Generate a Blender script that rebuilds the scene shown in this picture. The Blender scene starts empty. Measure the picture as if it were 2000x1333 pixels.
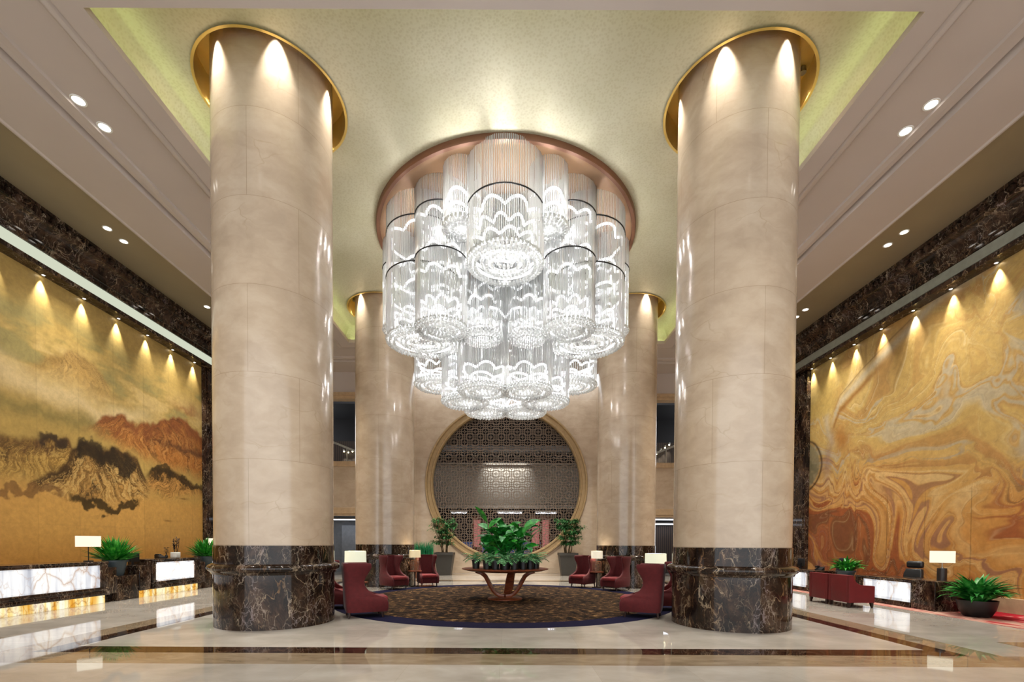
import bpy, bmesh, math, random
import numpy as np
from mathutils import Vector, Matrix
PI = math.pi
random.seed(11)
S = bpy.context.scene
COL = S.collection

# ------------------------------------------------------------------ camera, world, exposure
cd = bpy.data.cameras.new('camera'); cam = bpy.data.objects.new('camera', cd); COL.objects.link(cam)
cd.sensor_fit = 'HORIZONTAL'; cd.sensor_width = 36.0
cd.lens = 898.356/2000*36; cd.shift_x = 0.0041055; cd.shift_y = 0.20688
cd.clip_start = .05; cd.clip_end = 200
cam.matrix_world = Matrix.Translation((.0943, 0, 1.6)) @ Matrix.Rotation(PI/2-.02, 4, 'X') @ Matrix.Rotation(.0047, 4, 'Z')
S.camera = cam
S.view_settings.view_transform = 'Standard'
S.view_settings.look = 'None'
S.view_settings.exposure = 0.43
S.view_settings.gamma = 1.0
S.view_settings.use_curve_mapping = False
W = bpy.data.worlds.new('front_fill'); S.world = W; W.use_nodes = True
W.node_tree.nodes['Background'].inputs[0].default_value = (.94, .97, 1.0, 1)   # even fill light added for the hall; the front is left open to it
W.node_tree.nodes['Background'].inputs[1].default_value = 1.9
cy = S.cycles
cy.use_denoising = True
cy.max_bounces = 7; cy.diffuse_bounces = 4; cy.glossy_bounces = 4; cy.transmission_bounces = 4
cy.transparent_max_bounces = 28
cy.sample_clamp_indirect = 5.0
cy.caustics_reflective = False; cy.caustics_refractive = False

# ------------------------------------------------------------------ helpers
def lin(h):
    if isinstance(h, (tuple, list)): return tuple(h)[:3]
    h = h.lstrip('#'); c = [int(h[i:i+2], 16)/255 for i in (0, 2, 4)]
    return tuple(x/12.92 if x <= .04045 else ((x+.055)/1.055)**2.4 for x in c)

class MB:
    def __init__(s): s.v = []; s.f = []; s.uv = {}; s.m = []
    def add(s, vs, fs, uvs=None):
        b = len(s.v); s.v += [tuple(p) for p in vs]
        for k, f in enumerate(fs):
            if uvs: s.uv[len(s.f)] = uvs[k]
            s.f.append(tuple(i+b for i in f))
        return s
    def box(s, x0, x1, y0, y1, z0, z1, rot=None, at=(0, 0, 0), bev=0):
        if bev:
            bm = bmesh.new(); bmesh.ops.create_cube(bm, size=1)
            for v in bm.verts: v.co = Vector((x0+(v.co.x+.5)*(x1-x0), y0+(v.co.y+.5)*(y1-y0), z0+(v.co.z+.5)*(z1-z0)))
            bmesh.ops.bevel(bm, geom=bm.edges[:], offset=bev, segments=3, affect='EDGES', profile=.5)
            bm.verts.index_update()
            vs = [v.co.copy() for v in bm.verts]; fs = [[v.index for v in f.verts] for f in bm.faces]; bm.free()
        else:
            vs = [Vector((x, y, z)) for z in (z0, z1) for y in (y0, y1) for x in (x0, x1)]
            fs = [(0, 2, 3, 1), (4, 5, 7, 6), (0, 1, 5, 4), (2, 6, 7, 3), (0, 4, 6, 2), (1, 3, 7, 5)]
        if rot is not None: vs = [rot @ v for v in vs]
        return s.add([v+Vector(at) for v in vs], fs)
    def bar(s, p0, p1, w, h=None):
        p0, p1 = Vector(p0), Vector(p1); d = p1-p0; L = d.length
        if L < 1e-6: return s
        q = d.to_track_quat('X', 'Z').to_matrix(); h = h or w
        return s.box(0, L, -w/2, w/2, -h/2, h/2, rot=q, at=p0)
    def lathe(s, prof, n=48, c=(0, 0, 0), a0=0, a1=2*PI, cap=True):
        full = abs(a1-a0-2*PI) < 1e-6; m = n if full else n+1
        vs = []; fs = []; uvs = []
        for r, z in prof:
            for i in range(m):
                a = a0+(a1-a0)*i/n; vs.append((c[0]+r*math.cos(a), c[1]+r*math.sin(a), c[2]+z))
        L = 0
        for j in range(len(prof)-1):
            L2 = L+math.hypot(prof[j+1][0]-prof[j][0], prof[j+1][1]-prof[j][1])
            R = max(prof[j][0], prof[j+1][0], .01)
            for i in range(n):
                k = (i+1) % m
                fs.append((j*m+i, j*m+k, (j+1)*m+k, (j+1)*m+i))
                u0, u1 = (a0+(a1-a0)*i/n)*R, (a0+(a1-a0)*(i+1)/n)*R
                uvs.append([(u0, c[2]+prof[j][1]), (u1, c[2]+prof[j][1]), (u1, c[2]+prof[j+1][1]), (u0, c[2]+prof[j+1][1])])
            L = L2
        s.add(vs, fs, uvs)
        if cap and full:
            b = len(s.v)-len(vs)
            if prof[0][0] > 1e-4: s.f.append(tuple(b+i for i in reversed(range(m))))
            if prof[-1][0] > 1e-4: s.f.append(tuple(b+(len(prof)-1)*m+i for i in range(m)))
        return s
    def tube(s, pts, rad, n=8, closed=False, flat=1.0):
        pts = [Vector(p) for p in pts]; N = len(pts)
        rr = rad if isinstance(rad, (list, tuple)) else [rad]*N
        vs = []; up = Vector((0, 0, 1))
        prev = None
        for i, p in enumerate(pts):
            if closed: t = pts[(i+1) % N]-pts[i-1]
            else: t = pts[min(i+1, N-1)]-pts[max(i-1, 0)]
            t.normalize()
            if prev is None:
                a = up if abs(t.z) < .95 else Vector((1, 0, 0)); x = t.cross(a).normalized()
            else:
                x = prev-t*prev.dot(t); x.normalize()
            prev = x; y = t.cross(x)
            for k in range(n):
                an = 2*PI*k/n; vs.append(p+(x*math.cos(an)+y*math.sin(an)*flat)*rr[i])
        fs = []
        for i in range(N if closed else N-1):
            j = (i+1) % N
            for k in range(n):
                l = (k+1) % n; fs.append((i*n+k, i*n+l, j*n+l, j*n+k))
        if not closed:
            fs.append(tuple(reversed(range(n)))); fs.append(tuple((N-1)*n+k for k in range(n)))
        return s.add(vs, fs)
    def loft(s, rings, cap=True):
        n = len(rings[0]); vs = [p for r in rings for p in r]; fs = []
        for j in range(len(rings)-1):
            for i in range(n):
                k = (i+1) % n; fs.append((j*n+i, j*n+k, (j+1)*n+k, (j+1)*n+i))
        if cap:
            fs.append(tuple(reversed(range(n)))); fs.append(tuple((len(rings)-1)*n+i for i in range(n)))
        return s.add(vs, fs)
    def sphere(s, c, r, n=8, m=5, sz=1):
        vs = [(c[0], c[1], c[2]-r*sz)]; fs = []
        for j in range(1, m):
            t = PI*j/m
            for i in range(n): vs.append((c[0]+r*math.sin(t)*math.cos(2*PI*i/n), c[1]+r*math.sin(t)*math.sin(2*PI*i/n), c[2]-r*math.cos(t)*sz))
        vs.append((c[0], c[1], c[2]+r*sz))
        for i in range(n):
            k = (i+1) % n; fs.append((0, 1+k, 1+i)); fs.append((len(vs)-1, 1+(m-2)*n+i, 1+(m-2)*n+k))
            for j in range(m-2): fs.append((1+j*n+i, 1+j*n+k, 1+(j+1)*n+k, 1+(j+1)*n+i))
        return s.add(vs, fs)
    def leaf(s, base, yaw, elev, L, w, bend=1.2, n=5, fold=.15, shape='blade', twist=0):
        p = Vector(base); d = L/n; e = elev; vs = []; side = Vector((-math.sin(yaw), math.cos(yaw), 0))
        for i in range(n+1):
            t = i/n
            if shape == 'blade': k = (min(1, .45+t*2.2) if t < .3 else 1)*(1-t**3)+.02
            elif shape == 'oval': k = math.sin(PI*min(1, max(.03, t**.85)))+.02
            else: k = (1-t)+.02
            f = Vector((math.cos(yaw)*math.cos(e), math.sin(yaw)*math.cos(e), math.sin(e)))
            nrm = side.cross(f)*-1
            sd = side*math.cos(twist)+nrm*math.sin(twist)
            vs += [p-sd*w/2*k+nrm*fold*w*k, p, p+sd*w/2*k+nrm*fold*w*k]
            p = p+f*d; e -= bend/n*(0.4+1.2*t)
        fs = []
        for i in range(n): a = i*3; fs += [(a, a+1, a+4, a+3), (a+1, a+2, a+5, a+4)]
        return s.add(vs, fs)
    def build(s, name, mat, parent=None, loc=None, smooth=True, ang=40, bevel=0):
        me = bpy.data.meshes.new(name); me.from_pydata(s.v, [], s.f)
        if s.uv:
            ul = me.uv_layers.new(name='UVMap')
            for p in me.polygons:
                u = s.uv.get(p.index)
                if u:
                    for li, q in zip(p.loop_indices, u): ul.data[li].uv = q
        me.materials.append(mat)
        o = bpy.data.objects.new(name, me); COL.objects.link(o)
        if parent is not None: o.parent = parent
        if loc: o.location = loc
        if smooth:
            me.shade_smooth(); me.set_sharp_from_angle(angle=math.radians(ang))
        if bevel:
            b = o.modifiers.new('bevel', 'BEVEL'); b.width = bevel; b.segments = 2; b.limit_method = 'ANGLE'; b.angle_limit = math.radians(50)
        return o

def tag(o, label, cat, group=None):
    o['label'] = label; o['category'] = cat
    if group: o['group'] = group
    return o
def thing(name, label, cat, loc=(0, 0, 0), rz=0, group=None):
    o = bpy.data.objects.new(name, None); COL.objects.link(o); o.empty_display_size = .2
    o.location = loc; o.rotation_euler = (0, 0, rz); return tag(o, label, cat, group)
def struct(o): o['kind'] = 'structure'; return o
def dup(root, loc=None, rz=None, label=None, group=None):
    r = root.copy(); COL.objects.link(r)
    if loc is not None: r.location = loc
    if rz is not None: r.rotation_euler = (0, 0, rz)
    if label: r['label'] = label
    if group: r['group'] = group
    for ch in list(root.children):
        c = ch.copy(); COL.objects.link(c); c.parent = r
        for g in list(ch.children):
            d = g.copy(); COL.objects.link(d); d.parent = c
    return r
def lamp(kind, name, loc, W, parent=None, color=(1, .95, .86), target=None, size=.05, angle=60, blend=.6, sx=1, sy=1):
    l = bpy.data.lights.new(name, kind); l.energy = W; l.color = color
    if kind == 'SPOT': l.spot_size = math.radians(angle); l.spot_blend = blend; l.shadow_soft_size = size
    elif kind == 'POINT': l.shadow_soft_size = size
    elif kind == 'AREA': l.shape = 'RECTANGLE'; l.size = sx; l.size_y = sy
    o = bpy.data.objects.new(name, l); COL.objects.link(o); o.location = loc
    if parent is not None: o.parent = parent
    if target is not None: o.rotation_euler = (Vector(target)-Vector(loc)).to_track_quat('-Z', 'Y').to_euler()
    return o

# ------------------------------------------------------------------ materials
class NT:
    def __init__(s, name):
        s.m = bpy.data.materials.new(name); s.m.use_nodes = True; s.t = s.m.node_tree; s.t.nodes.clear()
        s.out = s.n('ShaderNodeOutputMaterial')
    def n(s, t, **kw):
        x = s.t.nodes.new(t)
        for k, v in kw.items(): setattr(x, k, v)
        return x
    def l(s, a, b): s.t.links.new(a, b)
    def set(s, node, key, val):
        if hasattr(val, 'is_linked') or isinstance(val, bpy.types.NodeSocket): s.l(val, node.inputs[key])
        else: node.inputs[key].default_value = val
    def math(s, op, a, b=0.0, c=None, clamp=False):
        x = s.n('ShaderNodeMath', operation=op); x.use_clamp = clamp
        s.set(x, 0, a); s.set(x, 1, b)
        if c is not None: s.set(x, 2, c)
        return x.outputs[0]
    def vec(s, src='Object', scale=(1, 1, 1), loc=(0, 0, 0)):
        if src == 'Position': o = s.n('ShaderNodeNewGeometry').outputs['Position']
        else: o = s.n('ShaderNodeTexCoord').outputs[src]
        mp = s.n('ShaderNodeMapping'); mp.inputs['Scale'].default_value = scale; mp.inputs['Location'].default_value = loc
        s.l(o, mp.inputs[0]); return mp.outputs[0]
    def noise(s, v, scale=5, detail=4, rough=.55, dist=0.0, col=False):
        x = s.n('ShaderNodeTexNoise'); s.l(v, x.inputs['Vector'])
        x.inputs['Scale'].default_value = scale; x.inputs['Detail'].default_value = detail
        x.inputs['Roughness'].default_value = rough; x.inputs['Distortion'].default_value = dist
        return x.outputs['Color' if col else 'Fac']
    def vor(s, v, scale=5, feat='F1', out='Distance', rnd=1.0):
        x = s.n('ShaderNodeTexVoronoi', feature=feat); s.l(v, x.inputs['Vector'])
        x.inputs['Scale'].default_value = scale; x.inputs['Randomness'].default_value = rnd
        return x.outputs[out]
    def ramp(s, f, stops, interp='LINEAR'):
        x = s.n('ShaderNodeValToRGB'); e = x.color_ramp; e.interpolation = interp
        while len(e.elements) < len(stops): e.elements.new(.5)
        for el, (p, c) in zip(e.elements, stops):
            el.position = p; c = lin(c) if not isinstance(c, (int, float)) else (c, c, c); el.color = (*c, 1)
        s.l(f, x.inputs[0]); return x.outputs[0]
    def mix(s, f, a, b, mode='MIX'):
        x = s.n('ShaderNodeMix', data_type='RGBA', blend_type=mode)
        for k, v in ((0, f), (6, a), (7, b)):
            if isinstance(v, bpy.types.NodeSocket): s.l(v, x.inputs[k])
            elif k == 0: x.inputs[0].default_value = v
            else: x.inputs[k].default_value = (*lin(v), 1)
        return x.outputs[2]
    def warp(s, v, scale, amt, detail=3):
        c = s.noise(v, scale, detail, col=True)
        a = s.n('ShaderNodeVectorMath', operation='SUBTRACT'); s.l(c, a.inputs[0]); a.inputs[1].default_value = (.5, .5, .5)
        b = s.n('ShaderNodeVectorMath', operation='SCALE'); s.l(a.outputs[0], b.inputs[0]); b.inputs['Scale'].default_value = amt
        d = s.n('ShaderNodeVectorMath', operation='ADD'); s.l(v, d.inputs[0]); s.l(b.outputs[0], d.inputs[1])
        return d.outputs[0]
    def xyz(s, v):
        x = s.n('ShaderNodeSeparateXYZ'); s.l(v, x.inputs[0]); return x.outputs
    def bsdf(s, col, rough=.5, metal=0.0, spec=.5, bump=None, bstr=.2, bdist=.02, coat=0, emit=None, estr=0, sheen=0):
        b = s.n('ShaderNodeBsdfPrincipled')
        if isinstance(col, bpy.types.NodeSocket): s.l(col, b.inputs['Base Color'])
        else: b.inputs['Base Color'].default_value = (*lin(col), 1)
        s.set(b, 'Roughness', rough); s.set(b, 'Metallic', metal); b.inputs['Specular IOR Level'].default_value = spec
        b.inputs['Coat Weight'].default_value = coat; b.inputs['Coat Roughness'].default_value = .05
        b.inputs['Sheen Weight'].default_value = sheen
        if emit is not None:
            if isinstance(emit, bpy.types.NodeSocket): s.l(emit, b.inputs['Emission Color'])
            else: b.inputs['Emission Color'].default_value = (*lin(emit), 1)
            s.set(b, 'Emission Strength', estr)
        if bump is not None:
            x = s.n('ShaderNodeBump'); x.inputs['Strength'].default_value = bstr; x.inputs['Distance'].default_value = bdist
            s.l(bump, x.inputs['Height']); s.l(x.outputs[0], b.inputs['Normal'])
        s.l(b.outputs[0], s.out.inputs[0]); return s.m

def plain(name, col, rough=.5, metal=0, var=.12, scale=6, **kw):
    t = NT(name); v = t.vec(); n = t.noise(v, scale, 3)
    c = lin(col); a = tuple(x*(1-var) for x in c); b = tuple(min(1, x*(1+var)) for x in c)
    return t.bsdf(t.ramp(n, [(.3, a), (.7, b)]), rough, metal, **kw)
def glow(name, col, strength):
    t = NT(name); e = t.n('ShaderNodeEmission'); e.inputs[0].default_value = (*lin(col), 1); e.inputs[1].default_value = strength
    t.l(e.outputs[0], t.out.inputs[0]); return t.m
M = {}
def mat_dark_marble(name='dark_marble', vs=1.0):
    t = NT(name); v = t.vec(scale=(1, 1, .62)); w = t.warp(t.warp(v, 1.2, .9), 5, .28, 5)
    e1 = t.vor(w, 2.4*vs, 'DISTANCE_TO_EDGE'); e2 = t.vor(t.warp(v, 3, .5, 5), 8.5*vs, 'DISTANCE_TO_EDGE')
    l1 = t.ramp(e1, [(0, .8), (.007, .35), (.022, 0.0)]); l2 = t.ramp(e2, [(0, .65), (.015, .2), (.05, 0.0)])
    msk = t.ramp(t.noise(v, 1.9, 4), [(.43, 0.0), (.58, 1.0)]); msk2 = t.ramp(t.noise(v, 2.9, 4), [(.45, 0.0), (.58, 1.0)])
    vein = t.math('MAXIMUM', t.math('MULTIPLY', l1, msk), t.math('MULTIPLY', l2, msk2), clamp=True)
    vein = t.math('MAXIMUM', vein, t.ramp(t.noise(w, 5.5, 7, .75), [(.58, 0.0), (.7, .6)]), clamp=True)
    base = t.ramp(t.noise(w, 2.6, 8, .75), [(.32, '#0a0706'), (.43, '#1b120d'), (.52, '#2e2018'), (.61, '#483528'), (.72, '#3c3434')])
    tint = t.ramp(t.noise(v, 3, 2), [(.35, '#96714a'), (.52, '#c9b497'), (.68, '#a99a9a')])
    return t.bsdf(t.mix(vein, base, tint), .08, 0, .32)
M['dark_marble'] = mat_dark_marble()
def mat_beige(name, jw=1.72, jh=1.55, uv=True):
    t = NT(name); v = t.vec('UV') if uv else t.vec('Object')
    if not uv:
        x = t.xyz(v); c = t.n('ShaderNodeCombineXYZ'); t.l(x[0], c.inputs[0]); t.l(x[2], c.inputs[1]); bv = c.outputs[0]
    else: bv = v
    br = t.n('ShaderNodeTexBrick'); t.l(bv, br.inputs['Vector'])
    br.inputs['Scale'].default_value = 1; br.inputs['Mortar Size'].default_value = .0035; br.inputs['Brick Width'].default_value = jw; br.inputs['Row Height'].default_value = jh
    br.inputs['Color1'].default_value = (.92, .92, .92, 1); br.inputs['Color2'].default_value = (1, 1, 1, 1); br.inputs['Mortar'].default_value = (.62, .58, .52, 1)
    br.inputs['Mortar Smooth'].default_value = .3
    p = t.vec('Object', (1, 1, 1.6)); w = t.warp(p, 1.1, .8)
    b = t.ramp(t.noise(w, 1.5, 6, .6), [(.28, '#b09c86'), (.5, '#bda992'), (.72, '#c8b6a0')])
    ve = t.vor(w, 1.3, 'DISTANCE_TO_EDGE'); vl = t.math('MULTIPLY', t.ramp(ve, [(0, .45), (.02, 0.0)]), t.ramp(t.noise(p, .9, 2), [(.5, 0.0), (.65, 1.0)]))
    b = t.mix(vl, b, '#a18b6c')
    return t.bsdf(t.mix(1.0, b, br.outputs['Color'], 'MULTIPLY'), .16, 0, .5)
M['beige'] = mat_beige('beige_marble')
M['beige_wall'] = mat_beige('beige_wall_marble', 2.4, 1.55, False)
M['beige_trim'] = plain('beige_trim', '#b59a78', .3)
M['bronze_frame'] = plain('bronze_frame', '#a48a64', .35, .25, spec=.4)
M['cream'] = plain('cream_plaster', '#bdb2aa', .75, var=.03, scale=.6)
def mat_gold_ceiling():
    t = NT('gold_leaf_ceiling'); v = t.vec('Position')
    n = t.noise(v, .5, 3); c = t.ramp(n, [(.3, '#c5c1a4'), (.7, '#d1cdb5')])
    f = t.vor(v, 20); c2 = t.mix(t.ramp(f, [(.2, .25), (.6, 0.0)]), c, '#a3976a')
    return t.bsdf(c2, .5, .25, .5, bump=f, bstr=.12, bdist=.01)
M['gold_ceiling'] = mat_gold_ceiling()
M['gold_soffit'] = plain('gold_soffit', '#8d8067', .5, .15, var=.05, scale=1)
M['gold_bright'] = plain('polished_gold', '#e0c06a', .3, .35, var=.06, scale=3)
M['copper'] = plain('copper', '#866648', .5, .3, var=.12, scale=2)
M['copper_dark'] = plain('dark_copper', '#76503a', .4, .4, var=.1, scale=2)
M['black_metal'] = plain('black_metal', '#15120f', .35, .5)
M['steel'] = plain('steel', '#9c9c98', .3, .9)
M['red_velvet'] = plain('red_fabric', '#521719', .8, var=.14, scale=14, sheen=.1, spec=.25)
M['red_seat'] = plain('red_cushion', '#742022', .8, var=.12, scale=14, sheen=.1, spec=.25)
M['red_leather'] = plain('red_leather', '#641a1d', .5, var=.08, scale=8, spec=.3)
M['dark_wood'] = plain('dark_wood_leg', '#2a1610', .35, spec=.4)
def mat_wood():
    t = NT('walnut'); v = t.vec(scale=(1, 6, 6)); n = t.noise(v, 2.2, 5, .6, 1.2)
    return t.bsdf(t.ramp(n, [(.3, '#4f2514'), (.5, '#71381f'), (.7, '#8a4b2b')]), .33, 0, .4)
M['walnut'] = mat_wood()
M['shade'] = NT('lampshade').bsdf('#e9e3d2', .8, emit='#fff3d6', estr=.35)
M['shade_warm'] = NT('warm_lampshade').bsdf('#e6d9b8', .8, emit='#ffe6b0', estr=.28)
M['shade_cool'] = NT('cool_lampshade').bsdf('#e6e8d2', .8, emit='#f4f6d8', estr=.38)
M['pot_black'] = plain('black_pot', '#0f1010', .45)
M['pot_grey'] = plain('charcoal_planter', '#3a3834', .5, var=.06)
M['pot_blue'] = plain('slate_blue_pot', '#3d4a50', .5, var=.08)
M['soil'] = plain('soil', '#1d130c', .95, scale=30)
M['white_pot'] = plain('white_ceramic', '#dcdcd6', .3)
M['plastic_black'] = plain('black_plastic', '#101114', .35)
M['black_leather'] = plain('black_leather', '#15171a', .38, var=.1, scale=12)
M['lens'] = glow('downlight_lens', '#fff6ea', 6.0)
M['lens_hot'] = glow('spotlight_lens', '#fffaf0', 14.0)
def mat_leaf(name, a, b, c, rough=.38):
    t = NT(name); v = t.vec(); n = t.noise(v, 9, 3)
    return t.bsdf(t.ramp(n, [(.3, a), (.5, b), (.72, c)]), rough, 0, .35)
M['leaf_bright'] = mat_leaf('leaf_bright', '#0d4a12', '#1d7a1e', '#46a534')
M['leaf_deep'] = mat_leaf('leaf_deep', '#0e4a16', '#1c7529', '#49a84a')
M['leaf_mid'] = mat_leaf('leaf_mid', '#0e4214', '#1f7426', '#5aa04e')
M['leaf_fern'] = mat_leaf('leaf_fern', '#386a3e', '#5a965c', '#8cc088', .6)
M['leaf_tree'] = mat_leaf('leaf_tree', '#1f4a2a', '#34703c', '#5a9350', .55)
M['leaf_spear'] = mat_leaf('leaf_spear', '#0f5016', '#268026', '#63b544')
M['leaf_grass'] = mat_leaf('leaf_grass', '#0f5a34', '#1d8050', '#3a9f6a', .5)
M['twig'] = plain('dark_twig', '#2a1c17', .8)
M['bark'] = plain('bark', '#5d4d36', .85, var=.3, scale=20)
def mat_onyx(name, dens, amber, strength):
    t = NT(name); v = t.vec(); w = t.warp(t.vec(scale=(1, 1, .7)), 1.3, .8, 4)
    e1 = t.vor(w, 1.1*dens, 'DISTANCE_TO_EDGE'); e2 = t.vor(w, 2.8*dens, 'DISTANCE_TO_EDGE')
    k = t.ramp(t.noise(v, 1.1*dens, 3), [(.42, 0.0), (.62, 1.0)])
    g1 = t.ramp(t.noise(t.vec(loc=(4, 2, 7)), .9*dens, 3), [(.32, .25), (.5, 1.0)])
    line = t.math('MAXIMUM', t.math('MULTIPLY', t.ramp(e1, [(0, .75), (.015, .35), (.07, 0.0)]), g1), t.math('MULTIPLY', t.ramp(e2, [(0, .6), (.04, 0.0)]), k), clamp=True)
    cloud = t.ramp(t.noise(t.warp(t.vec(scale=(1, 2.6, .25)), 1.0, .5), 1.5, 4), [(.32, '#a9acb8'), (.45, '#dcdde2'), (.56, '#fbfaf8'), (.66, '#fffefa'), (.76, '#e8cfa6')] if not amber else [(.3, '#c9781a'), (.42, '#e5a83c'), (.5, '#f6dc94'), (.6, '#fff6d8'), (.75, '#fffbe8')])
    c = t.mix(line, cloud, '#a8702c' if not amber else '#8a3f08')
    e = t.n('ShaderNodeEmission'); t.l(c, e.inputs[0]); e.inputs[1].default_value = strength
    g = t.n('ShaderNodeBsdfGlossy'); g.inputs['Roughness'].default_value = .1; g.inputs[0].default_value = (.04, .04, .04, 1)
    a = t.n('ShaderNodeAddShader'); t.l(e.outputs[0], a.inputs[0]); t.l(g.outputs[0], a.inputs[1]); t.l(a.outputs[0], t.out.inputs[0])
    return t.m
M['onyx'] = mat_onyx('backlit_onyx', 1.15, False, .74)
M['onyx_amber'] = mat_onyx('backlit_amber_onyx', 2.6, True, .85)
M['onyx_warm'] = mat_onyx('backlit_warm_onyx', 1.4, False, .74)
def mat_crystal(name, trans, bright):
    t = NT(name)
    tr = t.n('ShaderNodeBsdfTransparent'); tr.inputs[0].default_value = (.97, .98, .98, 1)
    tl = t.n('ShaderNodeBsdfTranslucent'); tl.inputs[0].default_value = (bright, bright, bright*.98, 1)
    gl = t.n('ShaderNodeBsdfGlossy'); gl.inputs['Roughness'].default_value = .12; gl.inputs[0].default_value = (.95, .96, .96, 1)
    m1 = t.n('ShaderNodeMixShader'); m1.inputs[0].default_value = .35; t.l(tl.outputs[0], m1.inputs[1]); t.l(gl.outputs[0], m1.inputs[2])
    m2 = t.n('ShaderNodeMixShader'); m2.inputs[0].default_value = 1-trans; t.l(tr.outputs[0], m2.inputs[1]); t.l(m1.outputs[0], m2.inputs[2])
    t.l(m2.outputs[0], t.out.inputs[0]); return t.m
M['crystal'] = mat_crystal('crystal_rod', .16, .7)
M['bead'] = mat_crystal('crystal_bead', .1, .95)
M['led'] = glow('led_and_caustic_ring', '#ffffff', 2.4)  # bottom LED rings, also the imitated caustic arcs
M['caustic_soft'] = glow('caustic_soft_ring', '#fbfdff', 2.0)

def mat_floor():
    t = NT('polished_floor'); v = t.vec('Position'); x = t.xyz(v)
    br = t.n('ShaderNodeTexBrick'); t.l(v, br.inputs['Vector']); br.offset = 0.0
    br.inputs['Scale'].default_value = 1; br.inputs['Mortar Size'].default_value = .002; br.inputs['Brick Width'].default_value = 1.2; br.inputs['Row Height'].default_value = 1.2
    br.inputs['Color1'].default_value = (.9, .9, .9, 1); br.inputs['Color2'].default_value = (1, 1, 1, 1); br.inputs['Mortar'].default_value = (.8, .78, .74, 1)
    w = t.warp(t.vec('Position', (1, 1.6, 1)), .7, 1.0)
    cream = t.mix(1.0, t.ramp(t.noise(w, 1.0, 6, .6), [(.3, '#9e968b'), (.55, '#b0a89d'), (.75, '#bdb6ab')]), br.outputs['Color'], 'MULTIPLY')
    brown = t.ramp(t.noise(t.warp(t.vec('Position', (1, 3, 1), (3, 1, 0)), 1.0, .8), 1.8, 6, .65), [(.3, '#75644e'), (.55, '#8b7a64'), (.75, '#a08f78')])
    dw = t.warp(v, 5, .2); dark = t.mix(t.ramp(t.vor(dw, 5, 'DISTANCE_TO_EDGE'), [(0, .6), (.03, 0.0)]), t.ramp(t.noise(v, 6, 5), [(.35, '#170e0a'), (.7, '#3c271b')]), '#7a5f4b')
    ax = t.math('ABSOLUTE', x[0])
    def inside(a, lo, hi): return t.math('MULTIPLY', t.math('GREATER_THAN', a, lo), t.math('LESS_THAN', a, hi))
    AND = lambda a, b: t.math('MULTIPLY', a, b)
    OR = lambda a, b: t.math('MAXIMUM', a, b)
    Y = x[1]
    yin = inside(Y, 6.62, 19.6)
    dband = OR(AND(inside(ax, 6.46, 6.78), yin), AND(OR(inside(Y, 6.62, 7.0), inside(Y, 19.25, 19.6)), t.math('LESS_THAN', ax, 6.78)))
    bband = OR(OR(AND(inside(ax, 6.78, 7.26), inside(Y, 6.02, 20.1)), inside(Y, 6.02, 6.62)), OR(inside(Y, 19.6, 20.1), AND(inside(Y, 7.2, 7.6), t.math('GREATER_THAN', ax, 8.2))))
    bband = OR(bband, inside(Y, 22.9, 23.6))
    c = t.mix(bband, cream, brown); c = t.mix(dband, c, dark)
    return t.bsdf(c, .03, 0, .42)
M['floor'] = mat_floor()
def mat_rug():
    t = NT('woven_rug'); v = t.vec('Position', (.8, .75, 1)); w = t.warp(v, 3.0, .35)
    n = t.noise(w, 6.5, 7, .75); c = t.ramp(n, [(.4, '#060403'), (.47, '#22170f'), (.54, '#3f2c1c'), (.61, '#6a4f30'), (.69, '#ab8b5c')])
    return t.bsdf(c, .95, 0, .1, bump=n, bstr=.5)
M['rug'] = mat_rug()
M['rug_border'] = plain('navy_rug_border', '#14122a', .95, spec=.1)
def mat_carpet():
    t = NT('red_patterned_carpet'); v = t.vec('Position'); x = t.xyz(v)
    n = t.noise(t.warp(v, .8, 1.0), .9, 3)
    body = t.ramp(n, [(.40, '#8e1822'), (.5, '#a3222c'), (.55, '#c4877c'), (.6, '#9c2a32'), (.72, '#871624')])
    st = t.ramp(t.noise(t.vec('Position', (6, .5, 1)), 1.4, 2), [(.35, '#9a262e'), (.46, '#c0a08c'), (.54, '#98363a'), (.62, '#bfa894'), (.72, '#7c3038')])
    edge = t.math('LESS_THAN', x[0], 10.75)
    return t.bsdf(t.mix(edge, body, st), .95, 0, .1)
M['carpet'] = mat_carpet()
def mat_paint(name, metal, rough, nscale):
    t = NT(name); a = t.n('ShaderNodeAttribute', attribute_name='paint'); v = t.vec('Position', (1, 1, 1))
    n = t.noise(t.warp(v, 2, .3), nscale, 6, .7)
    c = t.mix(.35, a.outputs['Color'], t.ramp(n, [(.3, '#8c8c8c'), (.7, '#ffffff')]), 'MULTIPLY')
    return t.bsdf(c, rough, metal, .4, bump=n, bstr=.05)
M['mural_left'] = mat_paint('gilded_landscape', .1, .42, 8)
M['mural_right'] = mat_paint('swirled_gold_relief', .1, .45, 5)
M['glass'] = None
def mat_glass():
    t = NT('window_glass'); tr = t.n('ShaderNodeBsdfTransparent'); tr.inputs[0].default_value = (.93, .95, .95, 1)
    g = t.n('ShaderNodeBsdfGlossy'); g.inputs['Roughness'].default_value = .01
    m = t.n('ShaderNodeMixShader'); f = t.n('ShaderNodeFresnel'); f.inputs[0].default_value = 1.5
    t.l(f.outputs[0], m.inputs[0]); t.l(tr.outputs[0], m.inputs[1]); t.l(g.outputs[0], m.inputs[2]); t.l(m.outputs[0], t.out.inputs[0]); return t.m
M['glass'] = mat_glass()
M['lattice'] = plain('bronze_lattice', '#7a6858', .45, .2, spec=.4)
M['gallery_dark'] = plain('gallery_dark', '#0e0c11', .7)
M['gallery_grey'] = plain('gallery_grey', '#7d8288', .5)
M['gallery_panel'] = plain('gallery_parapet', '#938f88', .5, .4, var=.05)
M['curtain'] = None
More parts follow.
